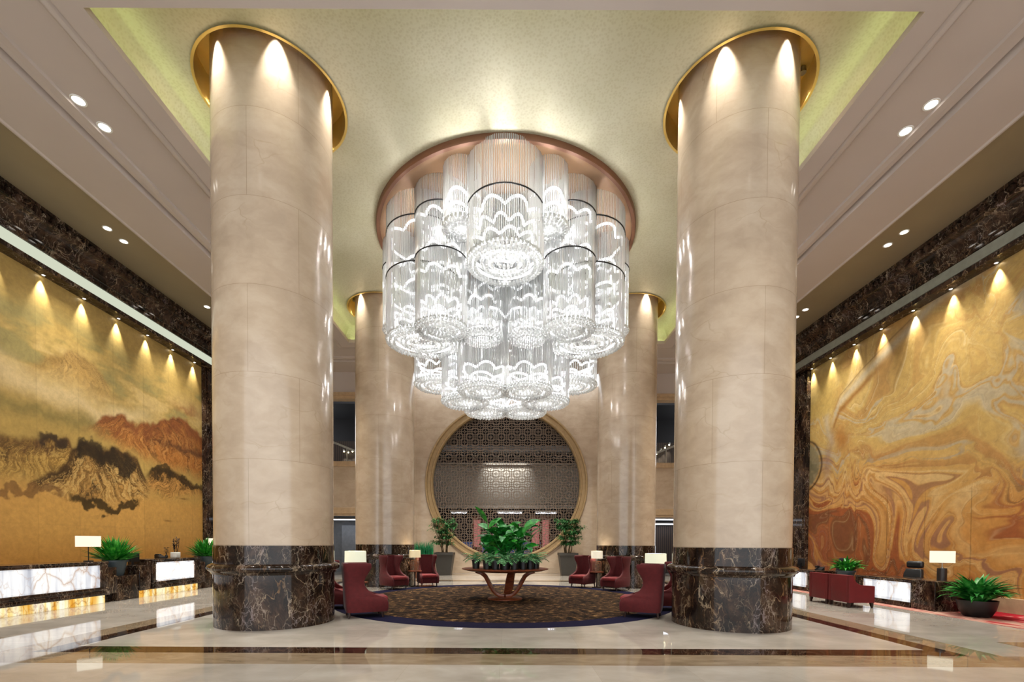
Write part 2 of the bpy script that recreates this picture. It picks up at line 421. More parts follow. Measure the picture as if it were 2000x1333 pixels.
def mat_slats(name, a, b, sc):
    t = NT(name); x = t.xyz(t.vec('Position')); s = t.math('FRACT', t.math('MULTIPLY', x[0], sc))
    return t.bsdf(t.ramp(s, [(.1, a), (.5, b), (.9, a)]), .6)
M['curtain'] = mat_slats('brown_slats', '#1a1210', '#4a3a30', 9.0)
M['slat_wood'] = mat_slats('slatted_wood', '#5a2e18', '#9a5c36', 14.0)
M['frost_lit'] = glow('cove_diffuser', '#e4ead2', .62)
M['frost_off'] = plain('frosted_glass', '#8a8d80', .35)
M['strip'] = glow('linear_light', '#eef3ff', 2.2)
M['pink_glow'] = glow('pink_display', '#e08a84', .4)
M['blue_glow'] = glow('blue_glass_light', '#4a5a8a', .35)
M['candle'] = glow('wall_lamp_glow', '#fff0c0', 8.0)
M['screen'] = plain('dark_screen', '#1b2230', .15)

# ------------------------------------------------------------------ numpy noise for the painted murals
rs = np.random.RandomState(5); PT = rs.rand(256, 256)
def vnoise(x, y):
    xi = np.floor(x).astype(int); yi = np.floor(y).astype(int); fx = x-xi; fy = y-yi
    fx = fx*fx*(3-2*fx); fy = fy*fy*(3-2*fy)
    g = lambda a, b: PT[a % 256, b % 256]
    return (g(xi, yi)*(1-fx)+g(xi+1, yi)*fx)*(1-fy)+(g(xi, yi+1)*(1-fx)+g(xi+1, yi+1)*fx)*fy
def fbm(x, y, o=5, g=.55):
    s = 0; a = 1; t = 0
    for k in range(o): s = s+a*vnoise(x*2**k+17.3*k, y*2**k+9.1*k); t += a; a *= g
    return s/t
sm = lambda x, a, b: np.clip((x-a)/(b-a), 0, 1)**2*(3-2*np.clip((x-a)/(b-a), 0, 1))
C3 = lambda h: np.array(lin(h))
def lerp(a, b, k): return a*(1-k[..., None])+b*k[..., None]

def paint_left(Y, Z):
    n1 = fbm(Y*1.3, Z*1.3); n2 = fbm(Y*4+30, Z*4); n3 = fbm(Y*9, Z*9+50, 4); n4 = fbm(Y*.7+9, Z*2.2+70, 5)
    one = np.ones(Y.shape+(3,))
    def poly(pts, j=.0, s=1): return np.interp(Y, [p[0] for p in pts], [p[1] for p in pts])+(fbm(Y*2.6+s*7, Z*0+s, 5)-.5)*j
    c = one*C3('#bd9c50')
    c = lerp(c, C3('#cfae62'), sm(Z, 6.6, 8.4)*.6)
    c = lerp(c, C3('#9c8e55'), sm(n4, .42, .68)*sm(Z, 5.2, 6.2)*sm(8.1-Z, 0, .9)*.9)
    c = lerp(c, C3('#d8bb7c'), sm(n4, .56, .36)*sm(Z, 5.0, 5.8)*sm(7.4-Z, 0, .9)*.55)
    c = lerp(c, C3('#d09c4a'), sm(3.6-Z, 0, .8)); c = lerp(c, C3('#bb7c2c'), sm(2.3-Z, 0, 1.7)*.8)
    def hill(top, bot, j, cols, streak, soft=.15, fade=.5, s=1, k=1.0, crown=.35):
        nonlocal c
        T = poly(top, j, s)+(n2-.5)*j*.8; B = poly(bot, j, s+3)+(n2-.5)*.3; y0, y1 = top[0][0], top[-1][0]
        m = sm(T-Z, -.03, soft)*sm(Z-B, -.1, fade)*sm(Y, y0-.15, y0+.3)*sm(y1-Y, -.25, .15 if y1 < 18 else -.24)
        d = np.clip((T-Z)/np.maximum(T-B, .3), 0, 1.2)
        yc = .5*(y0+y1)+(fbm(Y*.9+s*3, Z*.8+s, 3)-.5)*1.6
        q = (Y-yc)/(.45+d*.8)+(n1-.5)*1.3
        f1 = fbm(q*11+40*s, d*1.6+s+n2*.8, 5, .65); f2 = fbm(q*26+13*s, d*2.6+s*5+n2, 4, .65)
        col = lerp(one*C3(cols[0]), C3(cols[1]), sm(d+(n2-.5)*.9+(f1-.5)*.8, .0, crown*2))
        col = lerp(col, C3(cols[2]), sm(f1, .52, .66)*streak*(.45+.55*sm(n2, .35, .6))); col = lerp(col, C3(cols[3]), sm(f2, .52, .62)*streak*.8*sm(d, .1, .4))
        col = lerp(col, C3(cols[2]), sm(1-f2, .56, .66)*streak*.5)
        c = lerp(c, col, m*k)
    hill([(10, 5.3), (11.11, 5.72), (11.83, 6.21), (12.43, 6.79), (12.79, 7.0), (13.25, 6.99), (13.74, 6.66), (14.17, 6.28), (15.4, 5.9)], [(10, 4.9), (11.8, 5.6), (13, 5.6), (15.4, 5.7)], .3, ['#a57f40', '#c09a55', '#6e5026', '#cfa458'], .7, .25, .9, 1, .85)
    mist = np.interp(Y, [10, 11.11, 11.82, 12.63, 13.55, 15.03, 16.5, 18.3], [5.9, 5.75, 5.6, 5.45, 5.35, 5.6, 5.9, 6.0])+(n1-.5)*.7
    c = lerp(c, C3('#dfc48c'), np.exp(-((Z-mist)/.33)**2)*.85*sm(16.5-Y, 0, 2))
    g = np.interp(Y, [10, 12.6, 13.55, 15.5], [4.92, 4.95, 5.0, 4.9])+(n2-.5)*.4+(n1-.5)*.3
    c = lerp(c, C3('#857740'), np.exp(-((Z-g)/.22)**2)*.7*sm(14.8-Y, 0, 1.6))
    hill([(13.06, 4.83), (13.55, 5.15), (14.16, 5.59), (14.63, 5.6), (15.03, 5.47), (15.67, 5.61), (16.37, 6.02), (17, 6.29), (18.4, 5.8)], [(13.06, 4.75), (13.88, 4.55), (15.0, 4.3), (15.87, 4.1), (18.4, 3.9)], .3, ['#8f5226', '#b9762f', '#5c2f17', '#d0954c'], .75, .15, .6, 2)
    band = np.exp(-((Z-5.05-(n2-.5)*.4)/.13)**2)*sm(Y, 15.2, 17); c = lerp(c, C3('#4f3020'), band*.75)
    red = np.exp(-((Z-6.6-(n2-.5)*.5)/.2)**2-((Y-17.5)/.7)**2); c = lerp(c, C3('#8a4a24'), red*.65)
    hill([(10, 4.3), (11.09, 4.27), (11.43, 4.23), (11.8, 4.32), (12.06, 4.47), (12.47, 4.5), (12.76, 4.5), (12.9, 4.2)], [(10, 2.9), (11.78, 3.0), (12.4, 3.1), (12.9, 3.4)], .25, ['#6b4a24', '#b88e40', '#4a3014', '#d9b25c'], .8, .2, .5, 3)
    hill([(11.6, 3.1), (12.32, 3.55), (12.67, 3.82), (12.9, 4.29), (13.14, 4.5), (13.62, 4.48), (14.15, 4.53), (14.71, 4.48), (15.11, 4.35), (15.55, 3.6)], [(11.6, 2.8), (12.44, 2.75), (13.35, 2.6), (14.6, 2.75), (15.55, 2.95)], .25, ['#4a3316', '#b98a42', '#3a2612', '#dbb468'], .9, .15, .35, 4)
    def smudge(zc, w, gate, h, k):
        nonlocal c
        dk = np.exp(-((Z-zc-(n2-.5)*.6-(n1-.5)*.5)/w)**2)*gate; c = lerp(c, C3(h), sm(dk*(.5+n3), .25, .75)*k)
    smudge(np.interp(Y, [12, 13.4, 14, 15.2], [3.0, 2.72, 2.65, 2.9]), .17, sm(Y, 12.2, 13.3)*sm(15.5-Y, 0, .7), '#35270e', .92)
    smudge(np.interp(Y, [11, 12.9], [2.95, 2.9]), .14, sm(12.9-Y, 0, .7), '#6b4524', .7)
    smudge(4.28, .22, sm(Y, 11.7, 12.2)*sm(12.85-Y, 0, .25), '#33251a', .85)
    smudge(np.interp(Y, [12.9, 13.4, 15.4], [4.2, 4.2, 3.95]), .3, sm(Y, 12.85, 13.1)*sm(15.5-Y, 0, .8), '#2b2012', .88)
    hill([(15.43, 3.95), (15.99, 4.28), (16.59, 4.31), (17.24, 4.11), (18.4, 3.7)], [(15.43, 3.2), (16.58, 3.1), (18.4, 3.3)], .22, ['#4a3514', '#c38d42', '#3c280e', '#d39a4c'], .85, .15, .4, 5)
    smudge(np.interp(Y, [15.4, 16.3, 18.3], [3.95, 4.15, 3.65]), .13, sm(Y, 15.4, 15.9), '#2e2210', .8)
    for by, bz in ((16.44, 2.35), (17.23, 3.21)): c = lerp(c, C3('#7b5420'), np.exp(-((Y-by)/.2)**2-((Z-bz)/.03)**2)*.8)
    pan = np.floor((Y-.3)/1.16); tone = .93+.12*PT[(pan.astype(int)*7) % 256, 3]
    seam = np.exp(-(((Y-.3)/1.16-np.round((Y-.3)/1.16))*1.16/.014)**2)*.16+np.exp(-((Z-2.05)/.012)**2)*.1
    c = c*.92+.05*(c @ np.array([.3, .55, .15]))[..., None]
    return c*tone[..., None]*(1-seam[..., None])*(.93+.14*n3[..., None])

def paint_right(Y, Z):
    one = np.ones(Y.shape+(3,))
    s2 = lambda x, y, k: fbm(x+k*13.7, y+k*7.3, 2, .4)-.5
    x, z = Y+0, Z+0
    for k, (A_, w) in enumerate(((1.5, .42), (1.1, .75), (.55, 1.5), (.28, 2.9))):
        dx, dz = s2(x*w, z*w, k+1), s2(x*w+40, z*w+20, k+5); x, z = x+A_*2*dx, z+A_*2*dz
    kl = sm(5.4-Z+s2(Y*.5, Z*.5, 9)*2, -1.2, 2.2)
    s = (z+.42*x)*(1-kl)+(z-.55*x+14)*kl
    s = s+.9*s2(x*.55, z*.55, 11)
    lowm = sm(4.6-Z+s2(Y*.4, Z*.4, 3)*2.5+(Y-14)*.1, -.6, 2.2)
    t = fbm(s*1.35+3, s*0+.5, 4, .6); u = fbm(s*2.6+50, s*0+2.5, 3, .6); v = s2(x*.8, z*.8, 21)+.5
    base = lerp(one*C3('#cfa956'), C3('#dcc488'), sm(t, .5, .66)); base = lerp(base, C3('#c09046'), sm(1-t, .54, .66)*.85)
    base = lerp(base, C3('#bfb192'), sm(u, .58, .68)*sm(v, .42, .6)*.8); base = lerp(base, C3('#9c6c3a'), sm(1-u, .6, .68)*sm(v, .5, .64)*.75)
    warm = lerp(one*C3('#c98832'), C3('#d9a254'), sm(t, .5, .64)); warm = lerp(warm, C3('#a4561f'), sm(1-t, .52, .62)); warm = lerp(warm, C3('#7a4420'), sm(u, .57, .64)*.8); warm = lerp(warm, C3('#8b5b52'), sm(1-u, .62, .7)*.6)
    c = lerp(base, warm, lowm)
    for fr, w, h, k0, k1 in ((2.3, .05, '#6a4018', .28, .6), (2.3, .05, '#ecd7a0', .45, .4), (5.1, .07, '#8a6030', .18, .35), (5.1, .07, '#e2c58a', .22, .25)):
        ph = .08 if h[1] == 'e' else 0
        l = np.abs(((s*fr+ph+v*.6) % 1)-.5); g = sm(fbm(x*.9+fr, z*.9, 2), .4, .58)
        c = lerp(c, C3(h), (1-sm(l, 0, w))*(k0*(1-lowm)+k1*lowm)*(.3+.7*g))
    a2 = s2(Y*.8, Z*.8, 31); b2 = s2(Y*.8, Z*.8, 41)
    # pale ribbon descending from the upper edge, with its ochre tongue
    rv = np.interp(Y, [10, 11, 12, 13, 14, 15, 16, 16.7, 17.05], [9.2, 9.0, 8.75, 8.45, 8.1, 7.7, 7.25, 6.9, 6.3])+a2*.3-.1
    g = sm(17.25-Y, 0, .4)
    c = lerp(c, C3('#c2b08c'), np.exp(-((Z-rv)/.17)**2)*g*.9); c = lerp(c, C3('#8a6a3c'), np.exp(-((Z-rv-.26)/.03)**2)*g*.7)
    c = lerp(c, C3('#a06c26'), np.exp(-((Z-rv+.3)/.13)**2)*sm(Y, 14.4, 15.6)*g*.9)
    left = np.exp(-((Y-17.0+.25*np.sin(Z*1.7)+b2*.5)/.16)**2)*sm(6.9-Z, 0, .5)*sm(Z, 4.9, 5.6); c = lerp(c, C3('#c5b28e'), left*.8)
    c = lerp(c, C3('#b0701f'), np.exp(-((Y-16.45+b2*.6)/.36)**2-((Z-5.2+a2)/.55)**2)*.85)
    # plain gold field in the far upper corner
    pf = sm(Y-Z*0-16.1, 0, 1.2)*sm(Z-5.9-a2, 0, .7)*sm(Z-rv-.15, 0, .3); c = lerp(c, C3('#c8a650'), pf*.85)
    d = np.hypot((Y-18.75)/1.15, (Z-4.75)/.98)+a2*.2
    c = lerp(c, C3('#8d8260'), sm(1-d, 0, .15)*.9); c = lerp(c, C3('#4a3218'), np.exp(-((d-1.02)/.05)**2)*.9); c = lerp(c, C3('#6d6446'), sm(fbm(Y*3, Z*3, 3), .5, .62)*sm(1-d, 0, .15)*.6)
    c = lerp(c, C3('#93706a'), np.exp(-((Y-17.25-b2*.6)/.15)**2-((Z-4.7)/.8)**2)*.6)
    seam = np.exp(-((Y/1.32-np.round(Y/1.32))*1.32/.012)**2)*sm(3.3-Z, 0, .4)*.4+np.exp(-((Z-3.0)/.012)**2)*.12
    c = c*.87+.09*(c @ np.array([.3, .55, .15]))[..., None]
    return c*(1-seam[..., None])*(.92+.16*fbm(Y*11, Z*11, 3)[..., None])

def mural(name, X, y0, y1, z0, z1, step, fn, mat, label):
    ny, nz = int((y1-y0)/step)+1, int((z1-z0)/step)+1
    yy, zz = np.meshgrid(np.linspace(y0, y1, ny), np.linspace(z0, z1, nz)); col = np.clip(fn(yy, zz), 0, 1)
    V = np.stack([np.full(yy.shape, X), yy, zz], -1).reshape(-1, 3)
    i = np.arange(ny*nz).reshape(nz, ny); q = np.stack([i[:-1, :-1], i[:-1, 1:], i[1:, 1:], i[1:, :-1]], -1).reshape(-1, 4)
    if X > 0: q = q[:, ::-1]
    nv = len(V); t = .05 if X < 0 else -.05          # a backing edge gives the panel its thickness
    rim = np.concatenate([i[0, :], i[1:, -1], i[-1, -2::-1], i[-2:0:-1, 0]]); Vb = V[rim].copy(); Vb[:, 0] -= t
    k = np.arange(len(rim)); kn = np.roll(k, -1); e = np.stack([rim, rim[kn], nv+kn, nv+k], -1)
    if X < 0: e = e[:, ::-1]
    V = np.concatenate([V, Vb]); q = np.concatenate([q, e])
    me = bpy.data.meshes.new(name); me.from_pydata(V.tolist(), [], q.tolist())
    at = me.attributes.new('paint', 'FLOAT_COLOR', 'POINT')
    full = np.ones((len(V), 4), np.float32); full[:nv, :3] = col.reshape(-1, 3); full[nv:, :3] = col.reshape(-1, 3)[rim]
    at.data.foreach_set('color', full.ravel()); me.materials.append(mat); me.shade_smooth(); me.set_sharp_from_angle(angle=.8)
    o = bpy.data.objects.new(name, me); COL.objects.link(o); return tag(o, label, 'mural')

# ------------------------------------------------------------------ the setting
WX, BY, SY, ZC, ZF = 12.1, 24.68, 22.26, 10.4, 9.77      # side walls, moon wall, side back walls, gold ceiling, cream frame
CYL, CYF, CXX = (9.34, 17.61), 1.1, 4.6                  # columns
IX, IY0, IY1 = 6.44, 7.2, 18.93                          # coffer opening
o = struct(MB().box(-WX-.6, WX+.6, -3.5, BY+4.5, -.2, 0).build('floor', M['floor'], smooth=False))

def fill_holes(outer, holes, z, flip=False, axis='z'):
    bm = bmesh.new(); es = []
    for loop in [outer]+holes:
        vs = [bm.verts.new((p[0], p[1], z) if axis == 'z' else (p[0], z, p[1])) for p in loop]
        es += [bm.edges.new((vs[i], vs[(i+1) % len(vs)])) for i in range(len(vs))]
    bmesh.ops.triangle_fill(bm, use_beauty=True, use_dissolve=False, edges=es)
    bm.verts.index_update(); mb = MB()
    mb.add([v.co.copy() for v in bm.verts], [[v.index for v in f.verts] for f in bm.faces]); bm.free(); return mb
circ = lambda x, y, r, n=64: [(x+r*math.cos(2*PI*i/n), y+r*math.sin(2*PI*i/n)) for i in range(n)]
COLS = [(sx*CXX, y) for y in CYL for sx in (-1, 1)]
# gold ceiling with the four openings round the column heads and a quarter-round cove down to the frame
mb = fill_holes([(-6.25, IY0+.19), (6.25, IY0+.19), (6.25, IY1-.19), (-6.25, IY1-.19)], [circ(x, y, 1.333) for x, y in COLS], ZC)
prof = [(.19-.35*(math.sin(a*PI/16)), ZC-.35*(1-math.cos(a*PI/16))) for a in range(9)]+[(-.16, ZF+.12)]
def rect_sweep(mb, prof, x, y0, y1):
    n0 = len(mb.v); vs = []
    for d, z in prof: vs += [(-x-d*-1, y0+d, z), (x-d, y0+d, z), (x-d, y1-d, z), (-x+d, y1-d, z)]
    fs = []
    for j in range(len(prof)-1):
        for i in range(4): k = (i+1) % 4; fs.append((j*4+i, j*4+k, (j+1)*4+k, (j+1)*4+i))
    return mb.add(vs, fs)
rect_sweep(mb, prof, IX, IY0, IY1)
struct(mb.build('ceiling', M['gold_ceiling'], ang=30))
# cream frame: mitred mouldings round the opening, ledge for the hidden cove light
prof = [(.16, ZF+.12), (0, ZF+.12), (0, ZF), (-.40, ZF), (-.42, ZF+.05), (-.46, ZF+.05), (-.5, ZF+.02), (-.58, ZF+.03), (-.66, ZF+.08), (-.7, ZF+.14), (-1.72, ZF+.14), (-1.74, ZF+.09), (-1.85, ZF+.06), (-1.98, ZF+.09), (-2.06, ZF+.17), (-2.1, ZF+.03), (-3.33, ZF+.03), (-3.36, ZF+.0), (-3.4, ZF), (-3.4, ZF+.3)]
prof[0] = (-.16, ZF+.12)
mb = MB(); rect_sweep(mb, prof, IX, IY0, IY1); struct(mb.build('ceiling', M['cream'], ang=25))
mb = MB()
for s in (-1, 1): mb.box(min(s*9.77, s*WX), max(s*9.77, s*WX), 3.9, BY, 9.82, 10.0)
mb.box(-WX, WX, -3.5, 3.87, 9.82, 10.0)
struct(mb.build('ceiling', M['gold_soffit'], smooth=False))
# side walls above and behind the murals
for s, nm in ((-1, 'left'), (1, 'right')):
    struct(MB().box(min(s*WX, s*(WX+.4)), max(s*WX, s*(WX+.4)), -3.5, BY+.5, 0, 10).build('wall_'+nm, M['beige_wall'], smooth=False))
    X = lambda v: s*v
    # crown of dark marble: moulded top band, deep cove, fascia and soffit
    pr = [(12.1, 9.82), (11.36, 9.82), (11.36, 9.74), (11.42, 9.72), (11.42, 9.58), (11.37, 9.56), (11.37, 9.5)]
    pr += [(11.4+.26*math.sin(a*PI/12), 9.48-.36*(1-math.cos(a*PI/12))*1.0) for a in range(7)]
    pr += [(11.62, 9.1), (11.62, 9.06), (11.68, 9.04), (11.68, 8.93), (11.74, 8.93), (11.74, 8.62), (11.68, 8.62), (11.68, 8.5), (12.1, 8.5)]
    mb = MB(); n = len(pr)
    mb.loft([[Vector((X(a), y, b)) for a, b in pr] for y in (-3.5, 19.6)])
    k = 0; y = 4.0
    while y < 19.5:
        mb.sphere((X(11.42), y, 9.65), .1, 8, 5); y += .21
    struct(mb.build('trim_'+nm, M['dark_marble'], ang=30))
    struct(MB().box(min(X(11.69), X(11.73)), max(X(11.69), X(11.73)), -3.4, 19.5, 8.64, 8.91).build('trim_'+nm, M['frost_lit'] if s < 0 else M['frost_off'], smooth=False))
    struct(MB().box(min(X(11.95), X(12.1)), max(X(11.95), X(12.1)), -3.4, 18.3, 0, .36).build('baseboard_'+nm, M['beige_trim'], smooth=False, bevel=.01))
    # marble pilaster closing the mural
    mb = MB().box(min(X(11.9), X(12.07)), max(X(11.9), X(12.07)), 18.32, 19.6, 0, 8.48)
    mb.box(min(X(11.86), X(11.92)), max(X(11.86), X(11.92)), 18.42, 19.48, .1, 8.4)
    p = mb.build('pilaster', M['dark_marble'], smooth=False)
    tag(p, 'dark brown marble pilaster closing the %s mural at its far end' % ('landscape' if s < 0 else 'swirling'), 'pilaster')
mural('wall_mural', -12.04, 6.0, 18.3, .36, 8.5, .02, paint_left, M['mural_left'], 'gilded wall mural of misty brown mountains above a golden lake')
mural('wall_mural', 12.04, 6.0, 18.3, .36, 8.5, .02, paint_right, M['mural_right'], 'gold and orange wall relief of swirling marbled bands')
# moon wall with the round opening
GX, GZ, GR = 0.0, 4.79, 4.35
mb = fill_holes([(-5.6, 0), (5.6, 0), (5.6, 10), (-5.6, 10)], [circ(GX, GZ, 4.22, 96)], BY, axis='y')
for s in (-1, 1): mb.box(min(s*5.0, s*5.6), max(s*5.0, s*5.6), SY, BY, 0, 10)
struct(mb.build('wall_back', M['beige_wall'], smooth=False))
struct(MB().box(-5, 5, BY-.04, BY, 0, .34).build('baseboard_back', M['beige_wall'], smooth=False, bevel=.008))
# side back walls with upper and lower openings
mb = MB(); tr = MB()
for s in (-1, 1):
    B = lambda a, b, y0, y1, z0, z1, m: m.box(min(s*a, s*b), max(s*a, s*b), y0, y1, z0, z1)
    B(5.6, 11.5, SY, SY+.4, 3.3, 5.27, mb); B(11.0, 12.1, SY, SY+.4, 0, 8.8, mb)
    B(5.6, 12.1, SY-.08, SY+.4, 8.51, 8.66, tr); B(5.6, 12.1, SY-.14, SY+.4, 8.66, 8.81, tr); B(5.6, 12.1, SY-.1, SY+.4, 5.27, 5.52, tr); B(5.6, 12.1, SY-.1, SY+.4, 3.0, 3.3, tr); B(5.6, 12.1, SY-.05, SY+.4, 2.9, 3.0, tr)
struct(mb.build('wall_back', M['beige_wall'], smooth=False)); struct(tr.build('trim_back', M['beige_trim'], smooth=False, bevel=.015))
struct(MB().box(-12.1, -5.6, SY, SY+.4, 8.81, ZF+.05).box(5.6, 12.1, SY, SY+.4, 8.81, ZF+.05).build('wall_back', M['cream'], smooth=False))
# gallery rooms behind the openings
mb = MB()
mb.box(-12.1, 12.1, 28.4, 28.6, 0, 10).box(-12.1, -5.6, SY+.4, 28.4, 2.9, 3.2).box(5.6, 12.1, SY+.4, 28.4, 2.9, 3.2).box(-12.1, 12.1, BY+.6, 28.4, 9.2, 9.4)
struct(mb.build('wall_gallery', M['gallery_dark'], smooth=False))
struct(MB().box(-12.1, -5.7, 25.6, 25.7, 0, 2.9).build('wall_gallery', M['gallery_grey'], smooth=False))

# moon window: moulded frame, lattice, pane
win = bpy.data.objects.new('window_1', None); COL.objects.link(win); win.location = (GX, BY, GZ); struct(win)
R_ = Matrix.Rotation(PI/2, 3, 'X')
mb = MB().lathe([(3.96, .45), (3.92, .02), (3.97, -.06), (4.03, -.06), (4.06, -.02), (4.22, -.02), (4.26, -.1), (4.33, -.1), (4.35, -.06), (4.35, .05), (4.2, .05), (4.2, .45), (3.96, .45)], 96, cap=False)
mb.v = [tuple(Matrix.Rotation(-PI/2, 3, 'X') @ Vector(p)) for p in mb.v]
mb.build('window_frame', M['bronze_frame'], win, ang=30)
mb = MB(); p = .565; LR = 3.93; yl = .2
def lbar(ax_, az, bx, bz, w=.034):
    if max(math.hypot(ax_, az), math.hypot(bx, bz)) < LR+.04: mb.bar((ax_, yl, az), (bx, yl, bz), w, w)
for i in range(-8, 9):
    for j in range(-8, 9):
        for ox in (0, .5):
            x, z = (i+ox)*p, (j+ox)*p
            if math.hypot(x, z) > LR+.2: continue
            ro = p*.335; P = [(x+ro*math.cos(PI/8+k*PI/4), z+ro*math.sin(PI/8+k*PI/4)) for k in range(8)]
            for k in range(8): lbar(*P[k], *P[(k+1) % 8])
            d = p*.1; Q = [(x+d*math.cos(k*PI/2), z+d*math.sin(k*PI/2)) for k in range(4)]
            for k in range(4):
                lbar(*Q[k], *Q[(k+1) % 4], .028); a = k*PI/2; e = ro*.92
                lbar(*Q[k], x+e*math.cos(a), z+e*math.sin(a), .028)
                lbar(x+e*math.cos(a), z+e*math.sin(a), x+p*.5*math.cos(a), z+p*.5*math.sin(a), .028)
mb.build('lattice', M['lattice'], win, smooth=False)
# gallery seen through the moon window
tag(MB().box(-5.4, 5.4, 26.4, 26.6, 3.83, 6.1, bev=.03).box(-5.4, 5.4, 26.3, 26.6, 6.1, 6.2).box(-5.4, 5.4, 26.36, 26.6, 3.6, 3.82).build('balcony_parapet', M['gallery_panel'], ang=30), 'pale satin balcony parapet behind the round lattice window', 'balcony')
for x in (-.9, .9):
    t = thing('parapet_fill_spot', 'added small spotlight on the %s above the pale gallery parapet' % ('left' if x < 0 else 'right'), 'light', (x, 25.6, 7.4), 0, 'added parapet spotlights')  # spots added to brighten the parapet centre in place of the chandelier's reflection
    MB().lathe([(.05, .0), (.06, .16), (.03, .2)], 16).build('spotlight_can', M['black_metal'], t); MB().tube([(0, 0, .18), (0, 0, 1.8)], .012, 6).build('stem', M['black_metal'], t)
    lamp('SPOT', 'parapet_fill_bulb', (0, 0, -.03), 650, t, size=.05, angle=70, blend=1, target=(-x*.6, .75, -2.6))
tag(MB().box(-5.4, 5.4, 26.9, 27.1, 7.0, 7.3).box(-5.4, 5.4, 26.6, 28.4, 6.9, 7.0).build('gallery_beam', M['gallery_grey'], smooth=False), 'grey beam crossing the gallery high behind the lattice', 'beam')
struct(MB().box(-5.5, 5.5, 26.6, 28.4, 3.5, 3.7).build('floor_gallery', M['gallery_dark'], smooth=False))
for x, w, l in ((-2.75, .9, 'white strip light under the gallery at the left of the lattice'), (0.2, 1.4, 'white strip light under the gallery behind the tall leaves'), (2.3, 1.2, 'white strip light under the gallery at the right of the lattice')):
    t = thing('strip_light', l, 'light', (x, 26.7, 3.36), 0, 'gallery strip lights')
    MB().box(-w/2-.05, w/2+.05, -.08, .08, .04, .14).build('housing', M['steel'], t, smooth=False); MB().box(-w/2, w/2, -.06, .06, -.02, .04).build('diffuser', M['strip'], t, smooth=False)
for x, l in ((-1.75, 'pink lit display panel left of the tall leaves, behind the lattice'), (1.75, 'narrow pink lit display panel right of the tall leaves'), (2.35, 'pink lit display panel nearest the right potted tree')):
    t = thing('display_panel', l, 'display', (x, 27.6, 0), 0, 'lit displays behind the lattice')
    MB().box(-.28, .28, 0, .2, 0, 3.3, bev=.02).build('cabinet', M['walnut'], t); MB().box(-.2, .2, -.02, .0, 1.4, 3.0).build('lit_panel', M['pink_glow'], t, smooth=False)
tag(MB().box(-5.4, 5.4, 27.9, 28.0, .8, 1.7).build('glass_counter', M['blue_glow'], smooth=False), 'dim blue lit counter front low behind the lattice', 'counter')

# ------------------------------------------------------------------ columns
ORD = ['front left', 'front right', 'rear left', 'rear right']
for k, (x, y) in enumerate(COLS):
    t = thing('marble_column', ORD[k]+' round beige marble column on dark veined base', 'column', (x, y, 0), 0, 'lobby columns')
    MB().lathe([(CYF-.015, 1.53), (CYF-.015, 11.0)], 96).build('shaft', M['beige'], t)
    MB().lathe([(CYF+.0, 0), (CYF, 1.0)], 96).lathe([(CYF, 1.2), (CYF, 1.54)], 96).build('base', M['dark_marble'], t)
    MB().lathe([(CYF-.05, 1.0), (CYF+.03, 1.0), (CYF+.04, 1.03)]+[(CYF+.02+.085*math.cos(a), 1.115+.075*math.sin(a)) for a in np.linspace(-1.2, 1.3, 9)]+[(CYF+.02, 1.2), (CYF-.05, 1.2)], 96, cap=False).build('base_moulding', M['dark_marble'], t)
    mb = MB().lathe([(1.38, 10.37), (1.333, 10.37), (1.333, 10.405), (1.345, 10.42), (1.345, 10.95), (1.0, 10.95)], 96, cap=False)
    mb.build('head_recess', M['gold_bright'], t)
    for q in range(6):
        a = 2*PI*q/6+math.radians((-61, -127, -127, -68)[k])
        lx, ly = 1.235*math.cos(a), 1.235*math.sin(a)
        sp = MB().lathe([(.055, 10.94), (.06, 10.84), (.05, 10.84)], 16, c=(lx, ly, 0)).build('spotlight', M['steel'], t)
        MB().lathe([(.001, 10.855), (.05, 10.855)], 16, c=(lx, ly, 0), cap=False).build('spotlight_lens', M['lens_hot'], sp)
        lamp('SPOT', 'spot_bulb', (lx, ly, 10.8), 480, t, size=.02, angle=50, blend=1, target=(1.1*math.cos(a), 1.1*math.sin(a), 9.7), color=(1, .96, .88))

